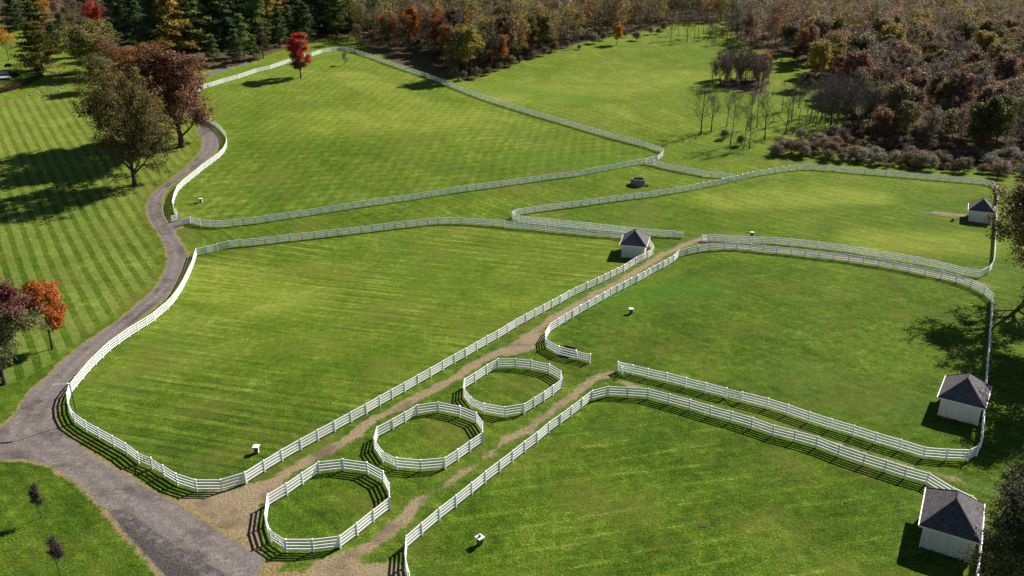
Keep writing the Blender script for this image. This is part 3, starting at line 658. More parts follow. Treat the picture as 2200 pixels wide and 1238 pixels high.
for px, rz, capd, lb in (((432, 435), .1, 0, 'white-topped waterer near the lane fence of the top paddock'), ((552, 973), -.05, 0, 'white-topped waterer in the near corner of the central paddock'),
                         ((1031, 1170), .75, 1, 'white-topped waterer with a black cap in the bottom paddock'), ((1355.5, 674), .1, 0, 'white-topped waterer in the middle right paddock'),
                         ((1615, 507.5), .1, 0, 'white-topped waterer behind the double fence of the upper right paddock')):
    p = up(*px); r = empty('waterer', p, rz); tag(r, lb, 'waterer', 'waterers in the paddocks')
    mk('body', WB, r); lid = mk('lid', WL, r); mk('sunlit_side', WP, r)
    if capd: mk('cap', WC, lid)
    else: mk('float_box', WF, r)

# concrete ring
p = up(1371, 397); root = empty('concrete_ring', p); tag(root, 'round open dark concrete ring standing in the grass lane', 'ring')
b = MB(); n = 40; prof = [(1.80, -.2), (1.82, .5), (1.80, 1.45), (1.76, 1.50), (1.50, 1.50), (1.46, 1.45), (1.46, .35)]
b.lathe(prof, n, close=False); me = b.mesh('ring_wall', M_CONC)
mk('ring_wall', me, root)
b = MB(); b.lathe([(0.01, .36), (.6, .40), (1.47, .37)], 24, close=False); mk('floor', b.mesh('floor', M_RUBBLE), root)
rr = empty('rubble', (0, 0, 0)); rr.parent = root
for k in range(11):
    t_ = k / 11 * 2 * math.pi; b = MB(); b.box((0, 0, 0), (.34, .26, .3 + .2 * R.random())); me = b.mesh('stone', M_RUBBLE, .05)
    mk('stone', me, rr, (.75 * math.cos(t_), .75 * math.sin(t_) * .8, .75 + .3 * R.random()), tuple(R.normal(0, .15, 3)))
b = MB(); b.lathe([(.9, .38), (.8, .75), (.55, .8), (.5, .5)], 16, close=False); mk('inner_ring', b.mesh('inner_ring', M_RUBBLE), root)
b = MB()
for k in range(9): b.box((1.9 + .25 * R.random(), -.9 + .2 * k * R.random(), .1), (.25 + .2 * R.random(), .3, .25), R.random())
tag(mk('loose_stones', b.mesh('loose_stones', M_RUBBLE), None, p + np.array([.1, -.1, 0])), 'small heap of loose stones at the foot of the concrete ring', 'stones')

# trough, tub, stick
p = up(1221, 764); yaw = math.atan2(*(up(1236.5, 773) - up(1199.4, 764))[[1, 0]])
root = empty('feed_trough', p + np.array([.12, .66, 0]), yaw); tag(root, 'black box trough behind the fence by the open gateway', 'trough')
b = MB(); b.box((0, -.42, .42), (1.75, .05, .86)); b.box((0, .42, .42), (1.75, .05, .86)); b.box((-.85, 0, .42), (.05, .79, .86)); b.box((.85, 0, .42), (.05, .79, .86)); b.box((0, 0, .5), (1.65, .79, .04))
mk('bin', b.mesh('bin', M_BLACK), root)
b = MB(); b.box((0, -.47, .86), (1.85, .08, .06)); b.box((0, .47, .86), (1.85, .08, .06)); b.box((-.89, 0, .86), (.08, .86, .06)); b.box((.89, 0, .86), (.08, .86, .06)); mk('rim', b.mesh('rim', M_BLACK), root)
p = up(2046.5, 475); root = empty('feed_tub', p); tag(root, 'small reddish feed tub on the bare soil by the farthest shed', 'tub')
b = MB(); b.lathe([(.26, 0), (.36, .52), (.40, .55), (.40, .60), (.34, .60), (.24, .1)], 16); mk('tub', b.mesh('tub', M_TERRA), root)
b = MB(); b.lathe([(.01, .42), (.30, .42)], 16, close=False); mk('feed', b.mesh('feed', M_STONE), root)
p = up(1515, 1133); b = MB(); b.bar((-.6, .15, .04), (.1, -.02, .05), .05, .05); b.bar((.05, 0, .05), (.55, -.25, .03), .035, .035); b.bar((-.1, .03, .05), (.1, .2, .12), .03, .03)
tag(mk('fallen_branch', b.mesh('fallen_branch', M_BARKG), None, p), 'pale broken stick lying on the bottom paddock grass', 'branch')

# lamp by the drive
p = up(168, 906); root = empty('street_lamp', p); tag(root, 'slim dark lamp post with a white bar head over the drive bend', 'lamp')
b = MB(); b.lathe([(.11, -.1), (.10, .25), (.07, .3), (.05, 5.05)], 10); mk('pole', b.mesh('pole', M_STEEL), root)
hd = mk('lamp_head', plain((1.75, .30, .10), (-.95, 0, 5.1), 'lamp_head', M_LAMPW, .03), root, rot=(0, 0, rad(8)))
mk('solar_panel', plain((1.5, .12, .012), (-.98, 0, 5.158), 'solar_panel', M_STEEL), hd)
b = MB(); b.bar((0, 0, 4.95), (-.25, 0, 5.06), .06, .06); mk('bracket', b.mesh('bracket', M_STEEL), root, rot=(0, 0, rad(8)))

# ------------------------------------------------------------------ trees: builders
def nrm(v): return v / np.maximum(np.linalg.norm(v, axis=-1, keepdims=True), 1e-9)
def tubes(P, Rd, sides):
    """P (n,k,3) centre lines, Rd (n,k) radii"""
    n, k, _ = P.shape
    t = np.gradient(P, axis=1); t = nrm(t); ref = np.where(np.abs(t[..., 2:3]) > .9, np.array([1., 0, 0]), np.array([0, 0, 1.]))
    u = nrm(np.cross(t, ref)); v = np.cross(t, u)
    a = np.arange(sides) * 2 * math.pi / sides
    V = P[:, :, None, :] + Rd[:, :, None, None] * (u[:, :, None, :] * np.cos(a)[None, None, :, None] + v[:, :, None, :] * np.sin(a)[None, None, :, None])
    I = np.arange(n * k * sides).reshape(n, k, sides); J = np.roll(I, -1, axis=2)
    Fq = np.stack([I[:, :-1], J[:, :-1], J[:, 1:], I[:, 1:]], -1).reshape(-1, 4)
    return V.reshape(-1, 3), Fq
def spawn(P, Rd, k, smin, smax, ang_lo, ang_hi, lens, rng, upb=.15, npt=5, wob=.12, rfac=.62):
    """k children per parent line; lens(parent_index, s) gives their lengths"""
    n, m, _ = P.shape
    pi = np.repeat(np.arange(n), k)
    s = smin + (smax - smin) * (np.tile((np.arange(k) + .5) / k, n) + rng.uniform(-.5, .5, n * k) / k)
    x = s * (m - 1); i = np.clip(x.astype(int), 0, m - 2); f = (x - i)[:, None]
    st = P[pi, i] * (1 - f) + P[pi, i + 1] * f
    tg = nrm(P[pi, i + 1] - P[pi, i]); r0 = Rd[pi, i] * (1 - f[:, 0]) + Rd[pi, i + 1] * f[:, 0]
    az = rng.uniform(0, 2 * math.pi, n * k) + np.tile(np.arange(k), n) * 2.4
    an = rng.uniform(ang_lo, ang_hi, n * k)
    ref = np.where(np.abs(tg[:, 2:3]) > .9, np.array([1., 0, 0]), np.array([0, 0, 1.]))
    u = nrm(np.cross(tg, ref)); v = np.cross(tg, u)
    d = nrm(tg * np.cos(an)[:, None] + (u * np.cos(az)[:, None] + v * np.sin(az)[:, None]) * np.sin(an)[:, None])
    L = lens(pi, s) * rng.uniform(.75, 1.2, n * k)
    pts = [st]; cur = st
    for q in range(npt - 1):
        d = nrm(d + rng.normal(0, wob, d.shape) + np.array([0, 0, upb]))
        cur = cur + d * (L / (npt - 1))[:, None]; pts.append(cur)
    Pn = np.stack(pts, 1); rr = r0 * rfac
    Rn = rr[:, None] * np.linspace(1, .25, npt)[None, :]
    return Pn, Rn
def leaves(C, size, rng, out_from=None, flat=.0, asp=.62):
    n = len(C); nn = rng.normal(0, 1, (n, 3))
    if out_from is not None: nn = nrm(nn) + .9 * nrm(C - out_from) + np.array([0, 0, .35])
    if flat: nn = nn * (1 - flat) + np.array([0, 0, flat * 1.5])
    nn = nrm(nn); a = nrm(np.cross(nn, rng.normal(0, 1, (n, 3)))); c = np.cross(nn, a)
    s = (size * rng.uniform(.6, 1.35, n))[:, None]
    V = np.stack([C - a * s * .5, C + c * s * .5 * asp + nn * s * .06, C + a * s * .5, C - c * s * .5 * asp + nn * s * .06], 1).reshape(-1, 3)
    return V, np.arange(4 * n).reshape(n, 4)
def trunk_line(rng, H, top=.9, lean=.03, npt=7):
    z = np.linspace(-.15, H * top, npt); x = np.cumsum(rng.normal(0, lean * H / npt, npt)); y = np.cumsum(rng.normal(0, lean * H / npt, npt)); x[:2] = 0; y[:2] = 0
    return np.stack([x, y, z], 1)[None]
def skeleton(rng, H, Rc, r0, n1, n2, n3, s0=.22, form='round', top=.88, upb=.14, trunks=1):
    P0 = trunk_line(rng, H, top); R0 = (r0 * np.linspace(1.0, .18, P0.shape[1]))[None]; R0[0, 0] *= 1.35
    def ln(pi, s):
        q = (s - s0) / (1 - s0)
        if form == 'round': return Rc * np.sqrt(np.clip(1 - ((q - .38) / .72) ** 2, .08, 1))
        if form == 'vase': return Rc * (1.25 - .55 * q)
        if form == 'narrow': return Rc * (1.05 - .75 * q)
        return Rc * np.ones_like(s)
    P1, R1 = spawn(P0, R0, n1, s0, .99, .7, 1.25, ln, rng, upb)
    l1 = np.linalg.norm(P1[:, -1] - P1[:, 0], axis=1)
    P2, R2 = spawn(P1, R1, n2, .28, 1.0, .45, 1.0, lambda pi, s: l1[pi] * (.62 - .28 * s), rng, upb * .6)
    l2 = np.linalg.norm(P2[:, -1] - P2[:, 0], axis=1)
    P3, R3 = spawn(P2, R2, n3, .2, 1.0, .4, 1.0, lambda pi, s: np.maximum(l2[pi] * .55, .35), rng, upb * .4, npt=4)
    return (P0, R0), (P1, R1), (P2, R2), (P3, R3)
def wood_mesh(name, S, mat, sides=(8, 5, 3, 3), lv=4, rmin=.012):
    Vs, Fs, o = [], [], 0
    for (P, Rd), sd_ in list(zip(S, sides))[:lv]:
        v, f = tubes(P, np.maximum(Rd, rmin), sd_); Vs.append(v); Fs.append(f + o); o += len(v)
    return mesh_np(name, np.concatenate(Vs), np.concatenate(Fs), mat, smooth=True)
def twigs(P3, k, L, wd, rng):
    n, m, _ = P3.shape; pi = np.repeat(np.arange(n), k); i = rng.integers(0, m - 1, n * k); f = rng.random((n * k, 1))
    st = P3[pi, i] * (1 - f) + P3[pi, i + 1] * f; d = nrm(nrm(P3[pi, -1] - P3[pi, 0]) + rng.normal(0, .6, (n * k, 3)) + np.array([0, 0, .25]))
    e = st + d * (L * rng.uniform(.5, 1.2, n * k))[:, None]; sdv = nrm(np.cross(d, rng.normal(0, 1, d.shape))) * wd
    return np.stack([st - sdv, st + sdv, e], 1).reshape(-1, 3), np.arange(3 * n * k).reshape(-1, 3)
def shade_cols(n, rng, amt=.35, hue=.12, rep=4):
    b_ = np.exp(rng.normal(0, amt, n)); h = rng.normal(0, hue, n)
    c = np.stack([b_ * (1 + h), b_ * (1 - .15 * h), b_ * (1 - h)], 1); return np.repeat(np.clip(c, .15, 2.5), rep, axis=0)
def crown_mesh(name, S, per, size, spread, rng, colfn=None, amt=.32, mat=None, clump=True):
    P3 = S[3][0]; tips = P3[:, 2:].reshape(-1, 3)
    C = np.repeat(tips, per, axis=0); cl = np.repeat(np.arange(len(tips)), per)
    C = C + rng.normal(0, 1, C.shape) * spread * np.array([1, 1, .7])
    C[:, 2] = np.maximum(C[:, 2], .5)
    ctr = tips.mean(0)
    Vv, Fv = leaves(C, size, rng, np.repeat(tips - np.array([0, 0, .5 * spread]), per, axis=0) * .6 + ctr * .4)
    cols = shade_cols(len(C), rng, amt)
    if colfn is not None: cols = cols * np.repeat(colfn(C, cl), 4, axis=0)
    return mesh_np(name, Vv, Fv, mat or M_LEAF, cols)
def clump_tint(rng, n, cs):
    cs = np.array(cs); return cs[rng.integers(0, len(cs), n)]

class Kind:
    pass
def make_kind(seed, H, Rc, r0, n1, n2, n3, per, size, spread, form='round', s0=.22, bark=None, colfn=None, tw=0, top=.88, upb=.14, amt=.32, twl=.9, tww=.022, lv=4):
    rng = np.random.default_rng(seed); k = Kind(); k.H = H
    S = skeleton(rng, H, Rc, r0, n1, n2, n3, s0, form, top, upb)
    k.H = float(max(S[3][0][..., 2].max(), S[2][0][..., 2].max()))
    k.wood = wood_mesh('trunk', S, bark or M_BARK, lv=lv)
    k.crown = crown_mesh('crown', S, per, size, spread, rng, colfn, amt) if per else None
    k.twig = None
    if tw:
        v, f = twigs(S[3][0], tw, twl, tww, rng); k.twig = mesh_np('twigs', v, f, M_TWIG, shade_cols(len(f), rng, .3, .05, 3))
    k.S = S
    return k
def plant(k, name, p, H, color, label, cat='tree', group=None, rz=None, wide=1.0, tw_color=(.175, .155, .142)):
    s = H / k.H; root = empty(name, p, float(R.uniform(0, 6.28)) if rz is None else rz)
    root.scale = (s * wide, s * wide, s); tag(root, label, cat, group)
    mk('trunk', k.wood, root)
    if k.crown is not None:
        c = mk('crown', k.crown, root); c.color = tuple(color) + (1.0,)
    if k.twig is not None:
        c = mk('twigs', k.twig, root); c.color = tuple(tw_color) + (1.0,); c['kind'] = 'stuff'
    return root

def patchy(seed, cs, scale=1.0):
    """per-leaf tint: each twig cluster takes one of the tints"""
    cs = np.array(cs, float)
    def fn(C, cl):
        rng = np.random.default_rng(seed); k = rng.integers(0, len(cs), cl.max() + 1); return cs[k][cl]
    return fn
W1 = patchy(1, [(1, 1, 1), (1.2, 1.12, .9), (.8, .85, .9), (1.08, .96, .85)])

OLIVE, BROWN, RUST, ORANGE = (.115, .105, .036), (.130, .075, .045), (.22, .105, .060), (.42, .140, .022)
RED, YELLOW, YGREEN, GREEN = (.42, .028, .032), (.40, .22, .025), (.17, .155, .030), (.055, .075, .022)
TAN, PLUM = (.20, .13, .075), (.10, .030, .034)

# two oaks by the drive, with a third behind
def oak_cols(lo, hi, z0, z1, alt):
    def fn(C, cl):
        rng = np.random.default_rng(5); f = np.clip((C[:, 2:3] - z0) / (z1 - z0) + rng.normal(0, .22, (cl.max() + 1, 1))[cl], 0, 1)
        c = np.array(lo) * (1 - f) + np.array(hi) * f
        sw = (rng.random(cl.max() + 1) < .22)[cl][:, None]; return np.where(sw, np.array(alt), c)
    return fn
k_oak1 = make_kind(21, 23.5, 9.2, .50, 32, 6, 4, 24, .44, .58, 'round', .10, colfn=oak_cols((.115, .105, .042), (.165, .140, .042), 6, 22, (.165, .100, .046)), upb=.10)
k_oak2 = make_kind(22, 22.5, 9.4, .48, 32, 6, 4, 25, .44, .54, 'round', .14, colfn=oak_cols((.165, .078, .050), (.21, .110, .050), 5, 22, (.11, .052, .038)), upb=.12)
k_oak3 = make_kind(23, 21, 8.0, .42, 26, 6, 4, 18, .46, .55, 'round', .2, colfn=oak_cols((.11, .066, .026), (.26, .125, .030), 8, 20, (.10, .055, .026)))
W_ = (1., 1., 1.)
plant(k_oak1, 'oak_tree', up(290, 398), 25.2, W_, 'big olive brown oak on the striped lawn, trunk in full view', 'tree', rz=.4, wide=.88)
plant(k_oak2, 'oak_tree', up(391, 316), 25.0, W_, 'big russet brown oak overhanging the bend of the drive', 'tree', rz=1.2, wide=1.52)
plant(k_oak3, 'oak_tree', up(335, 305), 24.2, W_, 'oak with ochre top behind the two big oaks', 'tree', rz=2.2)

# red maple in the top paddock
def maple_cols(C, cl):
    rng = np.random.default_rng(9); j = rng.normal(0, .9, cl.max() + 1)[cl]
    f = ((C[:, 2] - 6.6) * .55 + C[:, 0] * .55 + j)
    c = np.where((f > 0)[:, None], np.array([.46, .026, .040]), np.array([.115, .085, .022]))
    g = (C[:, 2] > 10) & (C[:, 0] > .8) & (j > -.4); c = np.where(g[:, None], np.array([.34, .17, .025]), c); return c
k_red = make_kind(31, 13.6, 3.5, .22, 20, 5, 4, 14, .44, .42, 'round', .16, colfn=maple_cols)
plant(k_red, 'maple_tree', up(646.5, 168), 14.6, W_, 'half red and half green maple standing alone in the top paddock', rz=0.0)
# orange maple by the drive
def orange_cols(C, cl):
    rng = np.random.default_rng(3); j = rng.normal(0, 1.0, cl.max() + 1)[cl]; f = C[:, 0] * .7 + (C[:, 2] - 4.5) * .25 + j
    c = np.where((f > -.6)[:, None], np.array([.42, .150, .026]), np.array([.13, .075, .022])); return np.where((f > 1.9)[:, None], np.array([.46, .10, .026]), c)
k_or = make_kind(32, 9.5, 2.75, .16, 20, 5, 4, 12, .30, .30, 'round', .30, colfn=orange_cols)
plant(k_or, 'maple_tree', up(113, 750), 10.4, W_, 'small bright orange maple beside the lower drive', rz=0.3)
# tree cut by the left border: plum top, green foot
def edge_cols(C, cl):
    rng = np.random.default_rng(4); j = rng.normal(0, .9, cl.max() + 1)[cl]
    return np.where(((C[:, 2] - 9.6 + j) > 0)[:, None], np.array([.17, .055, .055]), np.array([.165, .185, .080]))
k_edge = make_kind(33, 12.5, 4.8, .24, 34, 6, 4, 22, .28, .36, 'round', .02, colfn=edge_cols)
plant(k_edge, 'maple_tree', up(10, 826), 14.0, W_, 'tree with plum red top and green foot beside the orange maple', rz=0.0)

# purple-leaved saplings
k_sap = make_kind(34, 3.7, .72, .05, 14, 4, 3, 4, .13, .10, 'vase', .38, colfn=patchy(2, [(.040, .020, .030), (.060, .034, .044), (.085, .060, .070)]), tw=2, twl=.3, tww=.008, upb=.35)
plant(k_sap, 'sapling', up(88, 1113), 4.0, W_, 'thin purple-leaved sapling with an oval head near the junction', 'sapling', 'saplings on the near lawn', rz=0.5, tw_color=(.08, .05, .055))
plant(k_sap, 'sapling', up(130, 1242), 4.3, W_, 'purple-leaved sapling with a forked head nearest the bottom edge', 'sapling', 'saplings on the near lawn', rz=2.6, tw_color=(.08, .05, .055))
# small bare tree in the top paddock corner
k_small = make_kind(35, 4.6, 1.8, .10, 14, 5, 3, 1, .16, .3, 'round', .25, bark=M_BARKG, colfn=patchy(7, [(.18, .14, .09)]), tw=5, twl=.7, tww=.016)
plant(k_small, 'bare_tree', up(742, 140), 4.5, W_, 'little bare tree standing alone inside the top paddock corner', tw_color=(.20, .17, .14))

# ------------------------------------------------------------------ kinds for the woods
D = [make_kind(41, 15.5, 4.6, .21, 18, 5, 3, 12, .55, .55, 'round', .22, colfn=W1, tw=2),
     make_kind(42, 14.5, 4.2, .19, 18, 5, 3, 12, .55, .50, 'round', .28, colfn=W1, tw=2),
     make_kind(43, 16.5, 4.0, .20, 18, 5, 3, 11, .55, .50, 'vase', .34, colfn=W1, tw=2)]
SP = [make_kind(51, 15.5, 4.4, .20, 17, 5, 3, 3, .48, .6, 'round', .22, colfn=W1, tw=8, twl=1.2, tww=.026),
      make_kind(52, 16.5, 3.7, .20, 16, 5, 3, 3, .48, .55, 'vase', .32, colfn=W1, tw=8, twl=1.2, tww=.026),
      make_kind(53, 14.5, 4.2, .18, 17, 5, 3, 5, .48, .6, 'round', .16, colfn=W1, tw=7, twl=1.2, tww=.026)]
BT = [make_kind(61, 14, 4.6, .20, 14, 5, 3, 0, 0, 0, 'narrow', .26, bark=M_BARK, tw=3, twl=1.1, tww=.024, upb=.20),
      make_kind(62, 14, 3.6, .17, 12, 5, 3, 0, 0, 0, 'vase', .40, bark=M_BARKG, tw=3, twl=1.1, tww=.024, upb=.34),
      make_kind(63, 13, 4.2, .18, 14, 5, 3, 0, 0, 0, 'narrow', .20, bark=M_BARK, tw=3, twl=1.1, tww=.024, upb=.18),
      make_kind(64, 15, 3.0, .16, 12, 5, 3, 0, 0, 0, 'vase', .46, bark=M_BARKG, tw=3, twl=1.1, tww=.024, upb=.38)]
SH = [make_kind(71, 3.2, 2.2, .07, 16, 5, 3, 4, .26, .30, 'vase', .05, colfn=W1, tw=5, twl=.6, tww=.016, upb=.2, lv=3),
      make_kind(72, 3.0, 2.0, .07, 16, 5, 3, 6, .26, .30, 'round', .05, colfn=W1, tw=3, twl=.6, tww=.016, upb=.15, lv=3)]
# pines: whorled, layered branches with needle sprays
def make_pine(seed, H, Rb, s0, nb, per, size, pw=.9, droop=-.02):
    rng = np.random.default_rng(seed); k = Kind()
    P0 = trunk_line(rng, H, 1.0, .012); R0 = (.022 * H * np.linspace(1, .08, 7))[None]
    def ln(pi, s): return Rb * np.clip((1.03 - s) / (1 - s0), 0, 1) ** pw * rng.uniform(.6, 1.12, len(s)) + .25
    P1, R1 = spawn(P0, R0, nb, s0, .99, 1.15, 1.6, ln, rng, droop, 5, .06, .35)
    l1 = np.linalg.norm(P1[:, -1] - P1[:, 0], axis=1)
    P2, R2 = spawn(P1, R1, 5, .25, 1.0, .5, 1.0, lambda pi, s: l1[pi] * (.5 - .25 * s) + .1, rng, .0, 4, .08, .5)
    P2[..., 2] = P2[..., 2] * .45 + np.repeat(P1[:, -1:, 2], 5, axis=0).reshape(-1, 1) * .55 * 1.0
    Vs, Fs, o = [], [], 0
    for P, Rd, sd_ in ((P0, R0, 7), (P1, R1, 3)):
        v, f = tubes(P, np.maximum(Rd, .012), sd_); Vs.append(v); Fs.append(f + o); o += len(v)
    k.wood = mesh_np('trunk', np.concatenate(Vs), np.concatenate(Fs), M_BARK, smooth=True)
    pts = np.concatenate([P1[:, 1:].reshape(-1, 3), P2.reshape(-1, 3)]); cl = np.concatenate([np.repeat(np.arange(len(P1)), 4), np.repeat(np.arange(len(P1)), 20)])
    C = np.repeat(pts, per, axis=0); cl = np.repeat(cl, per); C = C + rng.normal(0, 1, C.shape) * size * np.array([.7, .7, .32]); C[:, 2] = np.clip(C[:, 2], .4, H + .3)
    v, f = leaves(C, size, rng, None, .35, .5)
    cols = shade_cols(len(C), rng, .3, .08); cb = np.exp(rng.normal(0, .22, len(P1)))[cl]; cols *= np.repeat(cb, 4)[:, None]
    k.crown = mesh_np('crown', v, f, M_NEEDLE, cols); k.twig = None; k.H = H; return k
PN = [make_pine(81, 22, 6.0, .08, 70, 6, .72, .75), make_pine(82, 24, 5.6, .10, 70, 6, .72, .8), make_pine(83, 20, 6.2, .06, 70, 6, .72, .7), make_pine(84, 12, 2.9, .20, 46, 6, .46, .75)]
PDARK, PMID, PYEL, PBLUE = (.075, .110, .042), (.135, .180, .050), (.30, .23, .050), (.085, .135, .068)
PGREEN = (.155, .245, .048)

MARKW = [(up(*q), t_) for q, t_ in (((1806, 75), 'crimson tree'), ((2010, 75), 'small red tree high up'), ((2045, 296), 'rust red tree'), ((2120, 333), 'big dull green tree'), ((1704, 139), 'rust clearing tree'), ((1613, 98), 'green and rust edge tree'), ((2160, 200), 'yellow border tree'), ((2170, 105), 'pinkish border tree'), ((1868, 262), 'small dark pine'), ((1900, 180), 'middle of the right wood'),
    ((835, 100), 'first orange tree'), ((880, 104), 'tall orange tree'), ((935, 112), 'broad orange tree'), ((990, 110), 'fourth orange tree'), ((1035, 66), 'dark red tree'), ((1080, 92), 'ochre tree'), ((985, 172), 'ivy-dark corner tree'), ((1325, 97), 'golden yellow tree'), ((1276, 94), 'large silver shrub'), ((1180, 110), 'dip in the centre wood edge'))]
MARKP = [(up(*q), t_) for q, t_ in (((646, 168), 'red maple'), ((724, 77), 'bright green pine'), ((566, 126), 'thin greyish pine'), ((459, 139), 'slim pine at the lane mouth'), ((378, 317), 'russet oak'), ((203, 78), 'brilliant red tree'), ((830, 90), 'first orange tree'), ((546, 131), 'short forward pine'), ((602, 101), 'bushy dark pine'))]
MARKG = [(up(*q), t_) for q, t_ in (((1505, 288), 'first tree of the open row'), ((1569, 312), 'leaning forked tree'), ((1598, 320), 'tall tree by the ditch'), ((1642, 298), 'tree beside the thicket tip'), ((1868, 262), 'small dark pine'), ((1688, 289), 'tree rising from the thicket'), ((1704, 139), 'rust tree by the clearing'), ((1640, 172), 'orange clump tree'), ((1530, 181), 'outermost tree of the clump'), ((1613, 98), 'green and rust edge tree'), ((1441, 88), 'lone forked pasture tree'), ((1757, 244), 'middle of the grove'))]
def where(p, x, y, MARKS=None):
    MARKS = MARKS or MARKW
    d = [float(np.hypot(*(q[:2] - p[:2]))) for q, _ in MARKS]; i = int(np.argmin(d)); q = MARKS[i][0]; dx, dy = p[0] - q[0], p[1] - q[1]
    if d[i] > 45: r = 'far behind'
    elif abs(dy) > abs(dx): r = 'behind' if dy > 0 else 'in front of'
    else: r = 'just left of' if dx < 0 else 'just right of'
    return r + ' the ' + MARKS[i][1]
# ------------------------------------------------------------------ evergreen stand behind the top paddock
front = [((459, 139), 10, PMID, 3, 'slim pine at the mouth of the gravel lane'), ((508, 140), 12, PDARK, 3, 'slim dark pine on the lane edge near a mown strip'), ((525, 123), 15, PMID, 3, 'tall slim pine second in along the stand front'),
         ((546, 131), 9, PMID, 3, 'short pine standing forward of the evergreen stand'), ((566, 126), 11, (.11, .095, .05), 3, 'thin greyish pine standing out on the grass strip'),
         ((602, 101), 15, PDARK, 0, 'bushy dark pine left of the red maple top'), ((623, 90), 14, PMID, 2, 'short broad pine just above the red maple'), ((657, 88), 15, PDARK, 2, 'broad dark pine right above the red maple'),
         ((724, 77), 24, PGREEN, 1, 'bright green tall pine standing on open grass near the fence corner')]
for px, h, c, ki, lb in front: plant(PN[ki], 'pine_tree', up(*px), h, c, lb)
back = [((300, 112), 22, PDARK), ((335, 120), 23, PDARK), ((372, 118), 24, PYEL), ((405, 112), 25, PMID), ((432, 108), 25, PMID), ((452, 100), 26, PGREEN), ((480, 104), 24, PDARK), ((505, 96), 26, PBLUE), ((530, 90), 25, PGREEN),
        ((558, 98), 24, PMID), ((578, 90), 26, PYEL), ((600, 80), 26, PYEL), ((632, 76), 25, PBLUE), ((655, 70), 27, PMID), ((688, 72), 24, PDARK), ((700, 58), 27, PBLUE), ((745, 58), 26, PDARK), ((770, 66), 25, PDARK), ((796, 62), 24, PBLUE),
        ((270, 92), 20, PDARK), ((255, 70), 20, PBLUE), ((300, 78), 24, PDARK), ((345, 84), 25, PBLUE), ((395, 86), 26, PYEL), ((430, 80), 26, PDARK), ((470, 74), 27, PMID), ((515, 66), 27, PDARK), ((555, 66), 27, PMID), ((590, 58), 27, PDARK), ((640, 52), 27, PDARK),
        ((690, 46), 26, PDARK), ((735, 42), 26, PBLUE), ((780, 44), 26, PDARK), ((815, 52), 22, PMID), ((250, 45), 22, PDARK), ((320, 52), 24, PMID), ((380, 56), 25, PDARK), ((440, 52), 26, PBLUE), ((500, 46), 26, PDARK), ((560, 42), 26, PBLUE), ((620, 34), 26, PDARK), ((680, 28), 26, PMID), ((740, 22), 26, PDARK), ((800, 28), 24, PDARK)]
nmz = {PDARK: 'dark green', PMID: 'mid green', PYEL: 'yellowing', PBLUE: 'bluish green', PGREEN: 'bright green'}
for px, h, c in back:
    p = up(*px); plant(PN[int(R.integers(0, 3))], 'pine_tree', p, h * float(R.uniform(.86, 1.08)), np.array(c) * R.uniform(.85, 1.2), f'tall {nmz[c]} stand pine ' + where(p, 0, 0, MARKP), 'tree', f'{nmz[c]} pines of the evergreen stand', wide=float(R.uniform(.9, 1.2)))

# top-left garden
k_cedar = make_pine(85, 14.5, 7.6, .04, 80, 7, .55, .6)
plant(k_cedar, 'pine_tree', up(92, 152), 14.8, (.125, .110, .026), 'broad yellow-green garden pine casting a deep shadow by the white terrace')
k_will = make_kind(36, 12.5, 6.4, .26, 24, 6, 4, 13, .42, .5, 'round', .12, colfn=patchy(8, [(.22, .20, .062), (.18, .175, .062), (.26, .22, .06)]))
plant(k_will, 'willow_tree', up(196, 162), 17.0, W_, 'broad pale olive tree between the garden pine and the oaks', wide=1.3)
k_fade = make_kind(37, 9, 3.8, .18, 18, 5, 3, 2, .36, .45, 'vase', .2, bark=M_BARKG, colfn=patchy(9, [(.36, .10, .05), (.28, .09, .06), (.2, .11, .1)]), tw=5)
plant(k_fade, 'cherry_tree', up(238, 166), 12.5, W_, 'half bare reddish tree behind the olive oak', tw_color=(.20, .15, .16))
plant(k_will, 'willow_tree', up(222, 196), 11.0, (.8, .8, .9), 'shaded olive tree at the stone rows behind the olive oak')
plant(k_fade, 'cherry_tree', up(178, 205), 6.5, (.6, .7, .8), 'low dull pink tree at the top edge of the striped lawn', tw_color=(.17, .13, .13))
k_yel = make_kind(38, 8.5, 4.2, .16, 12, 6, 4, 3, .36, .4, 'vase', .34, colfn=lambda C, cl: np.where((C[:, 2:3] > 5.4 + .6 * C[:, :1] * 0), np.array([.50, .25, .025]), np.array([.28, .16, .05])), upb=.3)
plant(k_yel, 'maple_tree', up(19, 129), 10.5, W_, 'vase-shaped yellow tree with bare lower limbs by the white terrace')
plant(D[0], 'maple_tree', up(206, 80), 13, (.46, .075, .055), 'brilliant red tree between the garden trees and the pines')
plant(D[1], 'maple_tree', up(102, 40), 13, (.48, .20, .02), 'bright orange tree at the top edge above the garden')
for px, h, c, lb in (((62, 60), 15, PMID, 'green pine behind the yellow vase tree'), ((35, 66), 13, PDARK, 'dark pine nearest the left border behind the yellow tree'), ((86, 58), 14, PYEL, 'yellowish pine beside the bright orange tree'), ((118, 104), 9, PDARK, 'small dark pine tucked behind the garden pine'), ((135, 80), 9, PMID, 'small green pine left of the brilliant red tree'), ((218, 98), 8, PDARK, 'low dark pine under the brilliant red tree'), ((240, 108), 10, PMID, 'low green pine right of the brilliant red tree')):
    plant(PN[2], 'pine_tree', up(*px), h, c, lb, wide=1.25)
bgl = 'bare grey tree in the thin wood behind the garden'
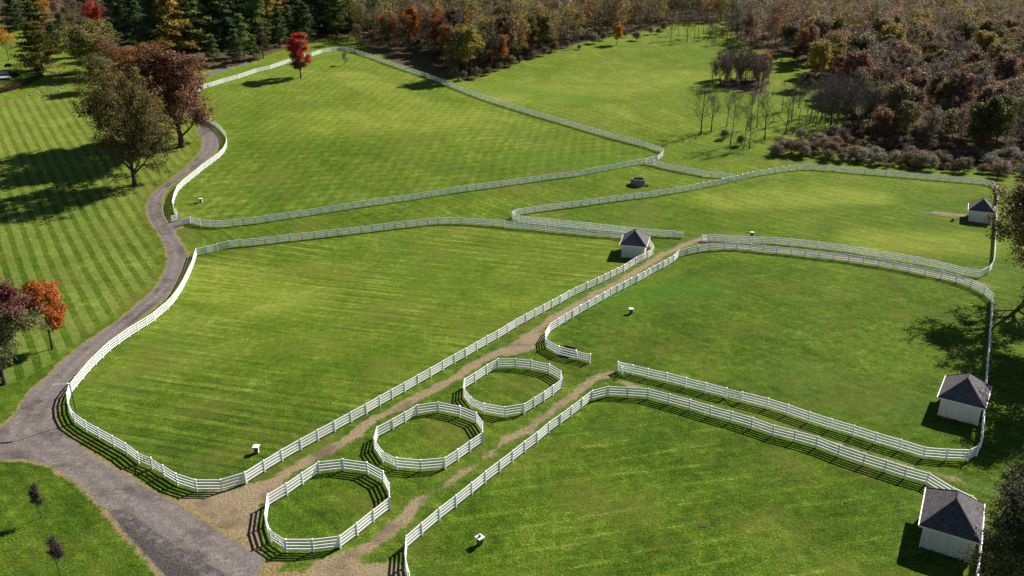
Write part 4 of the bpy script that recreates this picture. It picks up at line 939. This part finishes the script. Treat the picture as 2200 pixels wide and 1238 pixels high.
for px in ((125, 60), (150, 72), (160, 50), (172, 66), (185, 48), (120, 30), (145, 36), (200, 40), (225, 60), (215, 34), (60, 30), (20, 34), (90, 20), (40, 18), (240, 30), (175, 24)):
    plant(SP[int(R.integers(0, 3))], 'bare_tree', up(*px), float(R.uniform(9, 13)), (.16, .11, .06), 'bare grey garden tree ' + where(up(*px), 0, 0, MARKP), 'tree', 'bare trees behind the garden', tw_color=(.22, .19, .19))

# topiary, hedge, terrace, stones
def blob_bush(rng, rx, rz_, n, size):
    u = rng.normal(0, 1, (n, 3)); u = nrm(u); u[:, 2] = np.abs(u[:, 2]) * 1.0; r = rng.uniform(.8, 1.04, (n, 1))
    C = u * r * np.array([rx, rx, rz_]); v, f = leaves(C, size, rng, np.zeros((1, 3)) - np.array([[0, 0, .3]])); return v, f
v, f = blob_bush(np.random.default_rng(1), 1.0, 1.0, 900, .26)
BALL = mesh_np('foliage', v, f, M_LEAF, shade_cols(len(f), np.random.default_rng(2), .25))
b = MB(); b.lathe([(.09, -.1), (.06, .5), (.05, 1.2)], 7); STEM = b.mesh('stem', M_BARK)
for px, s, st, c, lb in (((20, 151), 1.15, 1.1, (.030, .048, .016), 'dark clipped ball bush on a stem by the white terrace'), ((31, 163), 1.25, .0, (.085, .10, .028), 'rounded green bush at the terrace corner'),
                         ((88, 157), 1.6, .5, (.11, .10, .03), 'wide flat-topped bush under the garden pine'), ((86, 164), .9, .0, (.06, .085, .03), 'small round bush at the end of the flower bed')):
    p = up(*px); r = empty('bush', p); tag(r, lb, 'bush'); mk('stem', STEM, r)
    o = mk('foliage', BALL, r, (0, 0, st), (0, 0, float(R.uniform(0, 6))), (s, s, s * .85)); o.color = c + (1,)
HL = ups([(-25, 204), (0, 200), (22, 195), (40, 189)]); HL2 = ups([(44, 186), (58, 178), (72, 170), (84, 165)])
rng = np.random.default_rng(6)
def row_foliage(L, n, hw, ht, size):
    seg = rng.integers(0, len(L) - 1, n); f = rng.random((n, 1)); C = L[seg] * (1 - f) + L[seg + 1] * f
    C = C + np.column_stack([rng.uniform(-hw, hw, n), rng.uniform(-hw, hw, n), rng.random(n) ** .6 * ht]); return leaves(C - L[0], size, rng, None)
v, f = row_foliage(HL, 2600, .9, 1.5, .28)
o = mk('hedge', mesh_np('hedge', v, f, M_LEAF, shade_cols(len(f), rng, .3) * np.repeat(clump_tint(rng, len(f), [(.13, .05, .055), (.10, .045, .05), (.17, .09, .06)]), 4, axis=0)), None, HL[0])
tag(o, 'low purple hedge along the top of the striped lawn', 'hedge')
v, f = row_foliage(HL2, 2200, 1.1, .9, .3)
o = mk('flower_bed', mesh_np('flower_bed', v, f, M_LEAF, shade_cols(len(f), rng, .3) * np.repeat(clump_tint(rng, len(f), [(.16, .095, .05), (.20, .13, .06), (.13, .11, .04)]), 4, axis=0)), None, HL2[0])
tag(o, 'bed of brown and tan grasses running up from the purple hedge', 'flower bed')
tp = ups([(-60, 176), (26, 172), (20, 163), (-60, 166)]); z0 = float(tp[:, 2].mean())
b = MB(); b.add([tuple(q[:2]) + (z0 + .12,) for q in tp] + [tuple(q[:2]) + (z0 + .5,) for q in tp], [(3, 2, 1, 0), (4, 5, 6, 7), (0, 1, 5, 4), (1, 2, 6, 5), (2, 3, 7, 6), (3, 0, 4, 7)])
tag(mk('terrace', b.mesh('terrace', M_PAVE)), 'white paved terrace slab beside the round green bush', 'terrace')
tp = ups([(-60, 165.4), (19.6, 162.4), (15, 153), (-60, 156)]); z1 = float(tp[:, 2].mean())
b = MB(); b.add([tuple(q[:2]) + (z1 + .0,) for q in tp] + [tuple(q[:2]) + (z1 + .35,) for q in tp], [(3, 2, 1, 0), (4, 5, 6, 7), (0, 1, 5, 4), (1, 2, 6, 5), (2, 3, 7, 6), (3, 0, 4, 7)])
tag(mk('pool_cover', b.mesh('pool_cover', simple_mat('pool_cover', (.36, .42, .60), .5, .4, .1, .5))), 'pale blue pool cover behind the white terrace', 'pool cover')
def rock(rng, s):
    bm = bmesh.new(); bmesh.ops.create_icosphere(bm, subdivisions=1, radius=s)
    for v_ in bm.verts: v_.co = Vector((v_.co.x * 1.2, v_.co.y, v_.co.z * .55)) * float(rng.uniform(.75, 1.2))
    me = bpy.data.meshes.new('stone'); bm.to_mesh(me); bm.free(); me.materials.append(M_STONE); return me
ROCKS = [rock(rng, .5) for _ in range(5)]
for L, lb in ((ups([(57, 206), (72, 204), (84, 200), (94, 196.5), (103, 192), (108, 186), (118, 181), (116, 179)]), 'curving row of pale stones climbing from the top of the lawn, nearer the hedge'), (ups([(84, 211), (96, 210), (106, 206.5), (118, 201), (126, 196), (132, 190), (140, 186)]), 'curving row of pale stones climbing from the top of the lawn, nearer the oaks')):
    r = empty('stone_row', L[0]); tag(r, lb, 'stones', 'stone rows edging the garden steps')
    for q in subdivide(L, 1.15):
        s = float(R.uniform(.4, .95)); mk('stone', ROCKS[int(R.integers(0, 5))], r, q - L[0] + np.append(R.normal(0, .25, 2), .08), (0, 0, float(R.uniform(0, 6))), (s, s, s))
for k, (px, lb) in enumerate((((117, 158), 'short pale bench at the mulch bed, nearer the flower bed'), ((134, 158.4), 'short pale bench at the mulch bed, in the middle of three'), ((146, 158.8), 'short pale bench at the mulch bed, nearer the oaks'))):
    p = up(*px); r = empty('bench', p); tag(r, lb, 'bench', 'benches at the mulch bed'); mk('seat', plain((1.3, .4, .08), (0, 0, .45), 'seat', M_STONE), r)
    for s in (-.5, .5): mk('leg', plain((.08, .35, .42), (s, 0, .2), 'leg', M_STONE), r)
# wires over the garden, strung between two poles hidden in the trees
pa, pb = up(60, 40), up(212, 44)
for q, lb in ((pa, 'wooden wire pole behind the garden pines'), (pb, 'wooden wire pole behind the brilliant red tree')):
    r = empty('utility_pole', q); tag(r, lb, 'pole'); b = MB(); b.lathe([(.14, -.2), (.10, 8.2)], 8); mk('pole', b.mesh('pole', M_BARKG), r); mk('crossarm', plain((.1, 1.4, .1), (0, 0, 7.9), 'crossarm', M_BARKG), r)
for s, lb in ((-.6, 'thin overhead wire above the garden trees, nearer the lawn'), (.6, 'thin overhead wire above the garden trees, nearer the woods')):
    t_ = np.linspace(0, 1, 14)[:, None]; L = pa * (1 - t_) + pb * t_; L[:, 2] += 8.0 - 4 * .9 * (t_ * (1 - t_))[:, 0]; L[:, 1] += s
    v, f = tubes(L[None] - pa, np.full((1, 14), .03), 4); tag(mk('wire', mesh_np('wire', v, f, M_WIRE), None, pa), lb, 'wire')

# ------------------------------------------------------------------ bare trees on the grass below the right wood
bare = [((1505.4, 288.5), 14.2, 0), ((1528, 281), 11.5, 0), ((1561, 272.5), 11.5, 1), ((1569, 312), 15.5, 1), ((1598, 319.6), 14, 3), ((1609.7, 319.6), 9, 2), ((1610.5, 281), 11.5, 3), ((1625.6, 274), 14.5, 1), ((1642.5, 298.6), 13.5, 2), ((1680, 240), 10, 1), ((1688, 289), 12, 0), ((1715.6, 233), 10.5, 2),
        ((1731.6, 272.5), 11, 1), ((1740, 266), 14, 1), ((1752, 271), 12, 3), ((1757.7, 244), 12, 3), ((1772, 272.5), 14, 3), ((1783, 276), 15, 2), ((1794, 279), 15, 3), ((1810.6, 274), 15, 1), ((1819, 273), 14, 3), ((1825, 276), 15, 2), ((1838, 283), 14, 3), ((1850, 290), 13, 1), ((1700, 252), 10, 3), ((1790, 250), 13, 3), ((1803, 256), 14, 1), ((1765, 258), 13, 3)]
pl = ['bare tree standing first in the open row on the hill pasture', 'smaller bare tree second in the open row on the hill pasture', 'bare tree third in the open row, branching high', 'leaning forked bare tree low on the pasture by the ditch', 'tall thin bare tree at the ditch, beside a twiggy bush', 'short bare sapling tree at the ditch edge']
for k, (px, h, ki) in enumerate(bare):
    lb = pl[k] if k < len(pl) else 'leafless grove tree ' + where(up(*px), 0, 0, MARKG)
    plant(BT[ki], 'bare_tree', up(*px), h * float(R.uniform(.94, 1.08)), W_, lb, 'tree', None if k < len(pl) else 'leafless trees of the open grove', tw_color=(.13, .11, .10))
top = [((1441, 88), 10.5, 2), ((1457.5, 76), 11, 1), ((1475.5, 91), 12, 0), ((1492, 84), 13, 1), ((1510.5, 72), 13, 3), ((1523, 86.6), 9, 2), ((1527, 83), 9, 2), ((1537, 76.5), 12, 1), ((1561, 94), 12, 0), ((1583, 87.5), 12, 2), ((1500, 80), 13, 3), ((1570, 86), 12, 3),
       ((1530.6, 181), 9, 2), ((1547.5, 182.5), 12, 0), ((1562, 188), 14, 1), ((1566, 190), 13, 3), ((1581, 186.7), 13, 1), ((1587, 186.7), 13, 3), ((1600, 182), 13, 0), ((1612, 186), 12, 3), ((1628, 192), 11, 2), ((1635, 198), 12, 0), ((1678.6, 133), 10, 1), ((1691, 138), 10, 3), ((1712, 139.6), 10, 0)]
for px, h, ki in top:
    up_ = px[1] < 120
    plant(BT[ki], 'bare_tree', up(*px), h * 1.1, W_, ('leafless tree ' if up_ else 'leafless clump tree ') + where(up(*px), 0, 0, MARKG), 'tree', 'leafless trees along the pasture top' if up_ else 'leafless trees in the pasture clump', tw_color=(.15, .125, .12))

# single woodland trees that stand out
solo = [((1325, 97), 9.5, D[0], YELLOW, 'golden yellow tree leaning out over the pasture top'), ((1243, 105), 8, BT[2], W_, 'thin bare tree with a shrub at its foot at the pasture top'),
        ((1704, 139), 7.5, D[1], RUST, 'small rust red tree beside the clearing in the right wood'), ((1640, 172), 10, D[1], (.36, .16, .05), 'orange tree at the back of the pasture clump'),
        ((1613, 98), 13, D[0], (.19, .105, .055), 'dark green and rust tree at the edge of the right wood'), ((1806, 75), 12, D[1], RED, 'crimson tree high in the right wood'), ((2010, 75), 9, D[2], (.40, .04, .03), 'small red tree near the top of the right wood'),
        ((2045, 296), 9, D[1], (.30, .085, .050), 'rust red tree in front of the big green tree'), ((2105, 335), 17, D[0], (.085, .098, .024), 'large dull green tree at the lower edge of the right wood'),
        ((2135, 330), 17, D[0], (.105, .110, .026), 'second dull green tree close behind the large green one'),
        ((985, 172), 17, SP[2], OLIVE, 'ivy-dark half bare tree at the front corner of the centre wood, trunk by the fence'), ((767, 101), 9, SP[0], (.20, .14, .05), 'thin half bare tree just outside the fence corner'),
        ((835, 100), 13.5, D[0], (.40, .13, .028), 'orange-topped tree first along the centre wood'), ((880, 104), 15.5, D[0], (.40, .15, .028), 'tall orange tree second along the centre wood'), ((935, 112), 14.5, D[1], (.42, .15, .03), 'broad orange tree third along the centre wood'),
        ((958, 128), 13, D[2], (.19, .16, .04), 'yellow-green tree in front of the orange ones'), ((990, 108), 16, D[0], (.40, .12, .03), 'orange tree fourth along the centre wood'), ((1035, 66), 12, D[2], (.34, .035, .05), 'dark red tree high in the centre wood'),
        ((1080, 92), 15, D[0], (.33, .15, .035), 'ochre tree toward the end of the centre wood'), ((1005, 68), 12, D[1], (.24, .03, .05), 'wine red tree beside the dark red one'),
        ((2160, 200), 12, D[0], (.26, .19, .03), 'yellow tree among rust trees near the right border'), ((2170, 105), 11, D[1], (.24, .115, .085), 'pinkish rust tree near the right border')]
for px, h, k, c, lb in solo:
    plant(k, 'woodland_tree' if k not in BT else 'bare_tree', up(*px), h, c, lb)
# silver shrubs at the pasture top
for px, s, c, lb in (((1276, 94), 4.6, (.20, .22, .19), 'large silver-leaved shrub at the pasture top'), ((1367, 88), 4.2, (.17, .18, .17), 'silver grey shrub beside the yellow tree'), ((1245, 107), 2.2, (.2, .21, .17), 'small silver shrub at a tree foot'), ((1415, 74), 3, (.15, .15, .13), 'grey shrub where the bare trees begin')):
    plant(SH[1], 'shrub', up(*px), s, c, lb, 'shrub')

# ------------------------------------------------------------------ woods: scatter
def scatter(poly, dmin, rng, y_lo=None, cap=4000):
    lo, hi = poly[:, :2].min(0), poly[:, :2].max(0); A = (hi - lo).prod(); n = int(A / dmin ** 2 * 3)
    C = rng.uniform(lo, hi, (n, 2)); C = C[inside(C, poly)]
    cell = {}; out = []
    for p in C:
        g = (int(p[0] // dmin), int(p[1] // dmin)); ok = True
        for i in (-1, 0, 1):
            for j in (-1, 0, 1):
                for q in cell.get((g[0] + i, g[1] + j), ()):
                    if (q[0] - p[0]) ** 2 + (q[1] - p[1]) ** 2 < dmin * dmin: ok = False
        if ok: cell.setdefault(g, []).append(p); out.append(p)
    P = np.array(out); return np.column_stack([P, T(P[:, 0], P[:, 1])])
rng = np.random.default_rng(77)
CENTRE = [((.120, .118, .040), 4, 'olive'), ((.205, .185, .036), 3, 'yellow-green'), ((.25, .165, .040), 1.6, 'ochre'), ((.135, .088, .050), 2, 'brown'), ((.28, .130, .045), .7, 'orange'), ((.14, .125, .08), 6, 'grey half bare')]
RIGHT = [((.155, .145, .060), 4, 'olive'), ((.23, .19, .045), 3, 'yellow'), ((.20, .108, .068), 2, 'rust'), ((.20, .130, .105), 2.4, 'pinkish brown'), ((.165, .140, .115), 8, 'grey half bare'), ((.080, .100, .035), 1, 'green'), ((.31, .155, .060), 1, 'orange')]
LEFTB = [(YGREEN, 1, 'yellow-green')]
far_pts = []; indiv = []
for wi, pal, nm in ((0, CENTRE, 'centre wood'), (1, RIGHT, 'right wood')):
    P = scatter(WOODS[wi], 5.0 if wi == 0 else 5.9, rng)
    x, y = proj(P)
    for p, a, c_ in zip(P, x, y):
        if a < -120 or a > 2330: continue
        indiv.append((c_, p, a, pal, nm))
indiv.sort(key=lambda q: -q[0])
LIM = 290
for k, (c_, p, a, pal, nm) in enumerate(indiv):
    wts = np.array([q[1] for q in pal], float)
    if nm == 'right wood':
        if c_ < 70: wts = wts * np.array([1, .6, .12, .1, 2.6, .3, .1])
        elif c_ > 190: wts = wts * np.array([.7, .6, 1.5, 1.9, 1.1, .6, .8])
    q = pal[rng.choice(len(pal), p=wts / wts.sum())]
    cc = np.array(q[0]) * rng.uniform(.8, 1.45)
    if k >= LIM: far_pts.append((p, cc, q[2])); continue
    half = q[2].startswith('grey')
    kk = (SP + SP + BT[1:4:2])[int(rng.integers(0, 8))] if (half or rng.random() < .30) else D[int(rng.integers(0, 3))]
    h = float(rng.uniform(13.5, 18.5)) if nm == 'centre wood' else float(rng.uniform(11.0, 18.5))
    if nm == 'right wood' and c_ > 300: h *= .75
    plant(kk, 'woodland_tree', p, h, cc, (lambda sz, wh: (f'{sz} {q[2]} autumn tree {wh}'))('tall' if h > 14.5 else ('low' if h < 12.2 else 'middling'), where(p, a, c_)), 'tree', f'{q[2]} trees of the {nm}', wide=float(rng.uniform(.9, 1.15)), tw_color=tuple(np.array((.205, .185, .165)) * rng.uniform(.8, 1.3)))

# far wood as one mass: many small trees joined
def far_wood(pts, name, label, fine):
    base = []
    for sd_ in (1, 2, 3, 4, 5):
        r_ = np.random.default_rng(sd_); S = skeleton(r_, 15.5, 4.3, .20, 13 if fine else 9, 4 if fine else 3, 2, .2, 'round' if sd_ % 2 else 'vase')
        tips = S[3][0][:, 2:].reshape(-1, 3); k_ = 4 if fine else 3
        C = np.repeat(tips, k_, axis=0) + r_.normal(0, .6, (len(tips) * k_, 3)); C = C[r_.permutation(len(C))]
        lv, lf = leaves(C, .6 if fine else .72, r_, tips.mean(0))
        tv, tf = twigs(S[3][0], 4 if fine else 2, 1.4, .035, r_)
        wv, wf = tubes(S[0][0], S[0][1], 4); w1, f1 = tubes(S[1][0][:, ::2], np.maximum(S[1][1][:, ::2], .03), 3)
        base.append((lv, lf, tv, tf, wv, wf, w1, f1))
    V4, F4, C4, V3, F3, C3, o4, o3 = [], [], [], [], [], [], 0, 0
    for p, cc, nm in pts:
        lv, lf, tv, tf, wv, wf, w1, f1 = base[int(rng.integers(0, 5))]; a = rng.uniform(0, 6.28); s = rng.uniform(.8, 1.25)
        M = np.array([[math.cos(a), -math.sin(a), 0], [math.sin(a), math.cos(a), 0], [0, 0, 1]]).T * s
        if nm.startswith('grey'): n_ = len(lf) // 3; lv = lv[:4 * n_]; lf = lf[:n_]
        for v_, f_, c_, leafy in ((lv, lf, cc, 1), (wv, wf, (.24, .21, .185), 0), (w1, f1, (.19, .168, .15), 0)):
            V4.append(v_ @ M + p); F4.append(f_ + o4); o4 += len(v_)
            br = np.repeat(np.exp(rng.normal(0, .34, (len(v_) // 4, 1))), 4, axis=0) if leafy else np.ones((len(v_), 1)); C4.append(np.array(c_) * br)
        V3.append(tv @ M + p); F3.append(tf + o3); o3 += len(tv); C3.append(np.tile(np.array((.165, .152, .145)) * rng.uniform(.8, 1.2), (len(tv), 1)))
    V4 = np.concatenate(V4); n4 = len(V4)
    me = mesh_np(name, np.concatenate([V4] + V3), [np.concatenate(F4), np.concatenate(F3) + n4], M_LEAF, np.concatenate(C4 + C3))
    print(name, len(pts), 'trees', len(me.polygons), 'faces')
    o = mk(name, me); o.color = (1, 1, 1, 1); return tag(o, label, 'wood', kind='stuff')
rows = [(p, c, n) for p, c, n in far_pts]; print('INDIV', len(indiv), 'FAR', len(far_pts))
# the wood goes on over the hill beyond
xs = rng.uniform(-430, 560, 1500); ys = rng.uniform(0, 1, 1500) * 190 + 500
for x_, y_ in zip(xs, ys):
    p = np.array([x_, y_ + .12 * x_, 0.0]); p[2] = float(T(p[0], p[1])); q = RIGHT[(0, 4, 4, 1, 4)[int(rng.integers(0, 5))]] if x_ > -20 else (PDARK, 1, 'olive')
    a, c_ = proj(p)
    if -60 < a[0] < 2260: rows.append((p, np.array(q[0]) * rng.uniform(.7, 1.25), 'grey' if x_ > 120 and rng.random() < .6 else q[2]))
far_wood(rows[:620], 'wood_interior', 'inner trees of the autumn woods behind their front rows', True)
far_wood(rows[620:], 'far_wood', 'far wood reaching over the hill top behind the nearer trees', False)

# ------------------------------------------------------------------ shrub belt below the right wood
belt = ups([(1655, 335), (1700, 338), (1760, 345), (1850, 356), (1950, 366), (2050, 372), (2150, 382), (2230, 388), (2230, 352), (2100, 342), (2000, 330), (1900, 314), (1870, 292), (1830, 286), (1770, 292), (1705, 304), (1668, 318)])
SC = [((.16, .135, .110), 'grey-brown'), ((.19, .115, .080), 'rusty'), ((.21, .21, .18), 'silvery'), ((.14, .15, .075), 'olive'), ((.23, .185, .13), 'tan')]
for p in scatter(belt, 2.45, rng):
    c, nm = SC[int(rng.integers(0, 5))]; h = float(rng.uniform(1.1, 4.4))
    plant(SH[int(rng.integers(0, 2))], 'shrub', p, h, np.array(c) * rng.uniform(.8, 1.2), ('tall ' if h > 3.3 else ('low ' if h < 2.1 else 'middling ')) + f'{nm} shrub ' + where(p, 0, 0), 'shrub', f'{nm} shrubs of the thicket', wide=float(rng.uniform(.8, 1.5)), tw_color=tuple(np.array((.19, .175, .145)) * rng.uniform(.8, 1.2)))
edge = [(1000, 176), (1025, 172), (1050, 165), (1072, 155), (1095, 146), (1118, 138), (1140, 130), (1165, 123), (1190, 115), (1215, 106), (968, 150), (1300, 90), (1345, 84), (1395, 78), (1430, 70)]
for px in edge:
    p = up(px[0] + R.normal(0, 4), px[1] - 3); plant(SH[int(R.integers(0, 2))], 'shrub', p, float(R.uniform(2.4, 4.4)), np.array((.15, .13, .075)) * R.uniform(.8, 1.2), 'dark scrubby bush ' + where(p, 0, 0), 'shrub', 'bushes along the foot of the centre wood')
plant(SH[0], 'shrub', up(1557, 300), 3.0, (.12, .10, .09), 'twiggy grey bush below the open row of bare trees', 'shrub'); plant(SH[0], 'shrub', up(1592, 314), 3.2, (.12, .10, .09), 'twiggy grey bush at the foot of the tall thin bare tree', 'shrub')
plant(PN[3], 'pine_tree', up(1868, 262), 6.5, PDARK, 'small dark pine at the edge of the open grove', wide=1.7)
b = MB()
for q in subdivide(DITCH, .55):
    if R.random() < .75:
        s = float(R.uniform(.12, .38)); o_ = q + np.append(R.normal(0, .3, 2), .02); b.box(o_ - DITCH[0], (s * 1.4, s, s * .7), float(R.uniform(0, 3)))
tag(mk('ditch_stones', b.mesh('ditch_stones', M_RUBBLE), None, DITCH[0]), 'line of small stones along the ditch below the hill pasture', 'stones', kind='stuff')

# ------------------------------------------------------------------ trees along the right border
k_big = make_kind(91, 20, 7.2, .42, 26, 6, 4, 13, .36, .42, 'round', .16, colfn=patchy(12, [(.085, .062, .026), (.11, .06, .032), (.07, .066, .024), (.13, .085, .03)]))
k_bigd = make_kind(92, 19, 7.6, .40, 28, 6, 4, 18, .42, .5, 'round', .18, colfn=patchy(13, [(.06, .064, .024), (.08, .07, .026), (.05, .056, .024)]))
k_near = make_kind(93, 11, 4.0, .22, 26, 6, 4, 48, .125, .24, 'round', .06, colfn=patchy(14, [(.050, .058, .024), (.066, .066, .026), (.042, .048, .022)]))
def at(x, y): return np.array([x, y, float(T(x, y))])
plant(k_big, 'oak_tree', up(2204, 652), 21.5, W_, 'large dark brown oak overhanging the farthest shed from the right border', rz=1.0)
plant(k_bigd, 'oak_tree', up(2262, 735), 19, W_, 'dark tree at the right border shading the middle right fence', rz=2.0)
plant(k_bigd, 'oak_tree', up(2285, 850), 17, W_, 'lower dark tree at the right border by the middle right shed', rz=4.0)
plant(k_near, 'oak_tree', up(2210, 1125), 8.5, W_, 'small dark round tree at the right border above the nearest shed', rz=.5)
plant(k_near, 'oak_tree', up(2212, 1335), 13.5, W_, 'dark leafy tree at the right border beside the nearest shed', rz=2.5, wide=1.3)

for px in ((1545, 172), (1556, 180), (1570, 176), (1580, 180), (1592, 175), (1604, 178), (1616, 176), (1628, 182), (1640, 186), (1650, 180), (1562, 170), (1586, 168), (1610, 168), (1632, 172)):
    plant(SP[int(R.integers(0, 3))], 'woodland_tree', up(*px), float(R.uniform(8.5, 12.5)), np.array((.18, .10, .065)) * R.uniform(.8, 1.2), 'twiggy half bare tree ' + where(up(*px), 0, 0, MARKG), 'tree', 'half bare trees of the pasture clump', tw_color=(.16, .13, .12))
rng = np.random.default_rng(5)
for L, n, nm in ((ups([(800, 96), (850, 102), (905, 112), (950, 132), (985, 162), (1030, 158), (1090, 134), (1150, 116), (1220, 98), (1300, 80)]), 46, 'centre wood'), (ups([(1745, 190), (1790, 216), (1838, 262), (1850, 310), (1900, 330), (2000, 345), (2100, 352), (2180, 360)]), 44, 'right wood')):
    for k in range(n):
        i = int(rng.integers(0, len(L) - 1)); f = rng.random(); q = L[i] * (1 - f) + L[i + 1] * f; q = q + np.array([rng.normal(0, 2.5), rng.uniform(1, 9), 0]); q[2] = float(T(q[0], q[1]))
        plant(SH[int(rng.integers(0, 2))], 'shrub', q, float(rng.uniform(2.0, 5.0)), np.array((.17, .14, .085)) * rng.uniform(.7, 1.35), ('low ' if rng.random() < .5 else 'tall ') + 'undergrowth bush ' + where(q, 0, 0), 'shrub', 'undergrowth bushes of the ' + nm, tw_color=(.15, .125, .115))
for px in ((1700, 262), (1716, 268), (1742, 252), (1748, 262), (1762, 266), (1778, 262), (1786, 268), (1798, 270), (1806, 265), (1815, 262), (1826, 266), (1832, 272), (1844, 278), (1835, 260), (1820, 250), (1796, 244), (1772, 250), (1780, 240), (1808, 240), (1764, 238), (1856, 284), (1848, 268)):
    plant(BT[(1, 3)[int(R.integers(0, 2))]], 'bare_tree', up(*px), float(R.uniform(11, 15.5)), W_, 'thin crowded leafless tree ' + where(up(*px), 0, 0, MARKG), 'tree', 'thin leafless trees crowded in the grove', tw_color=(.14, .12, .11))
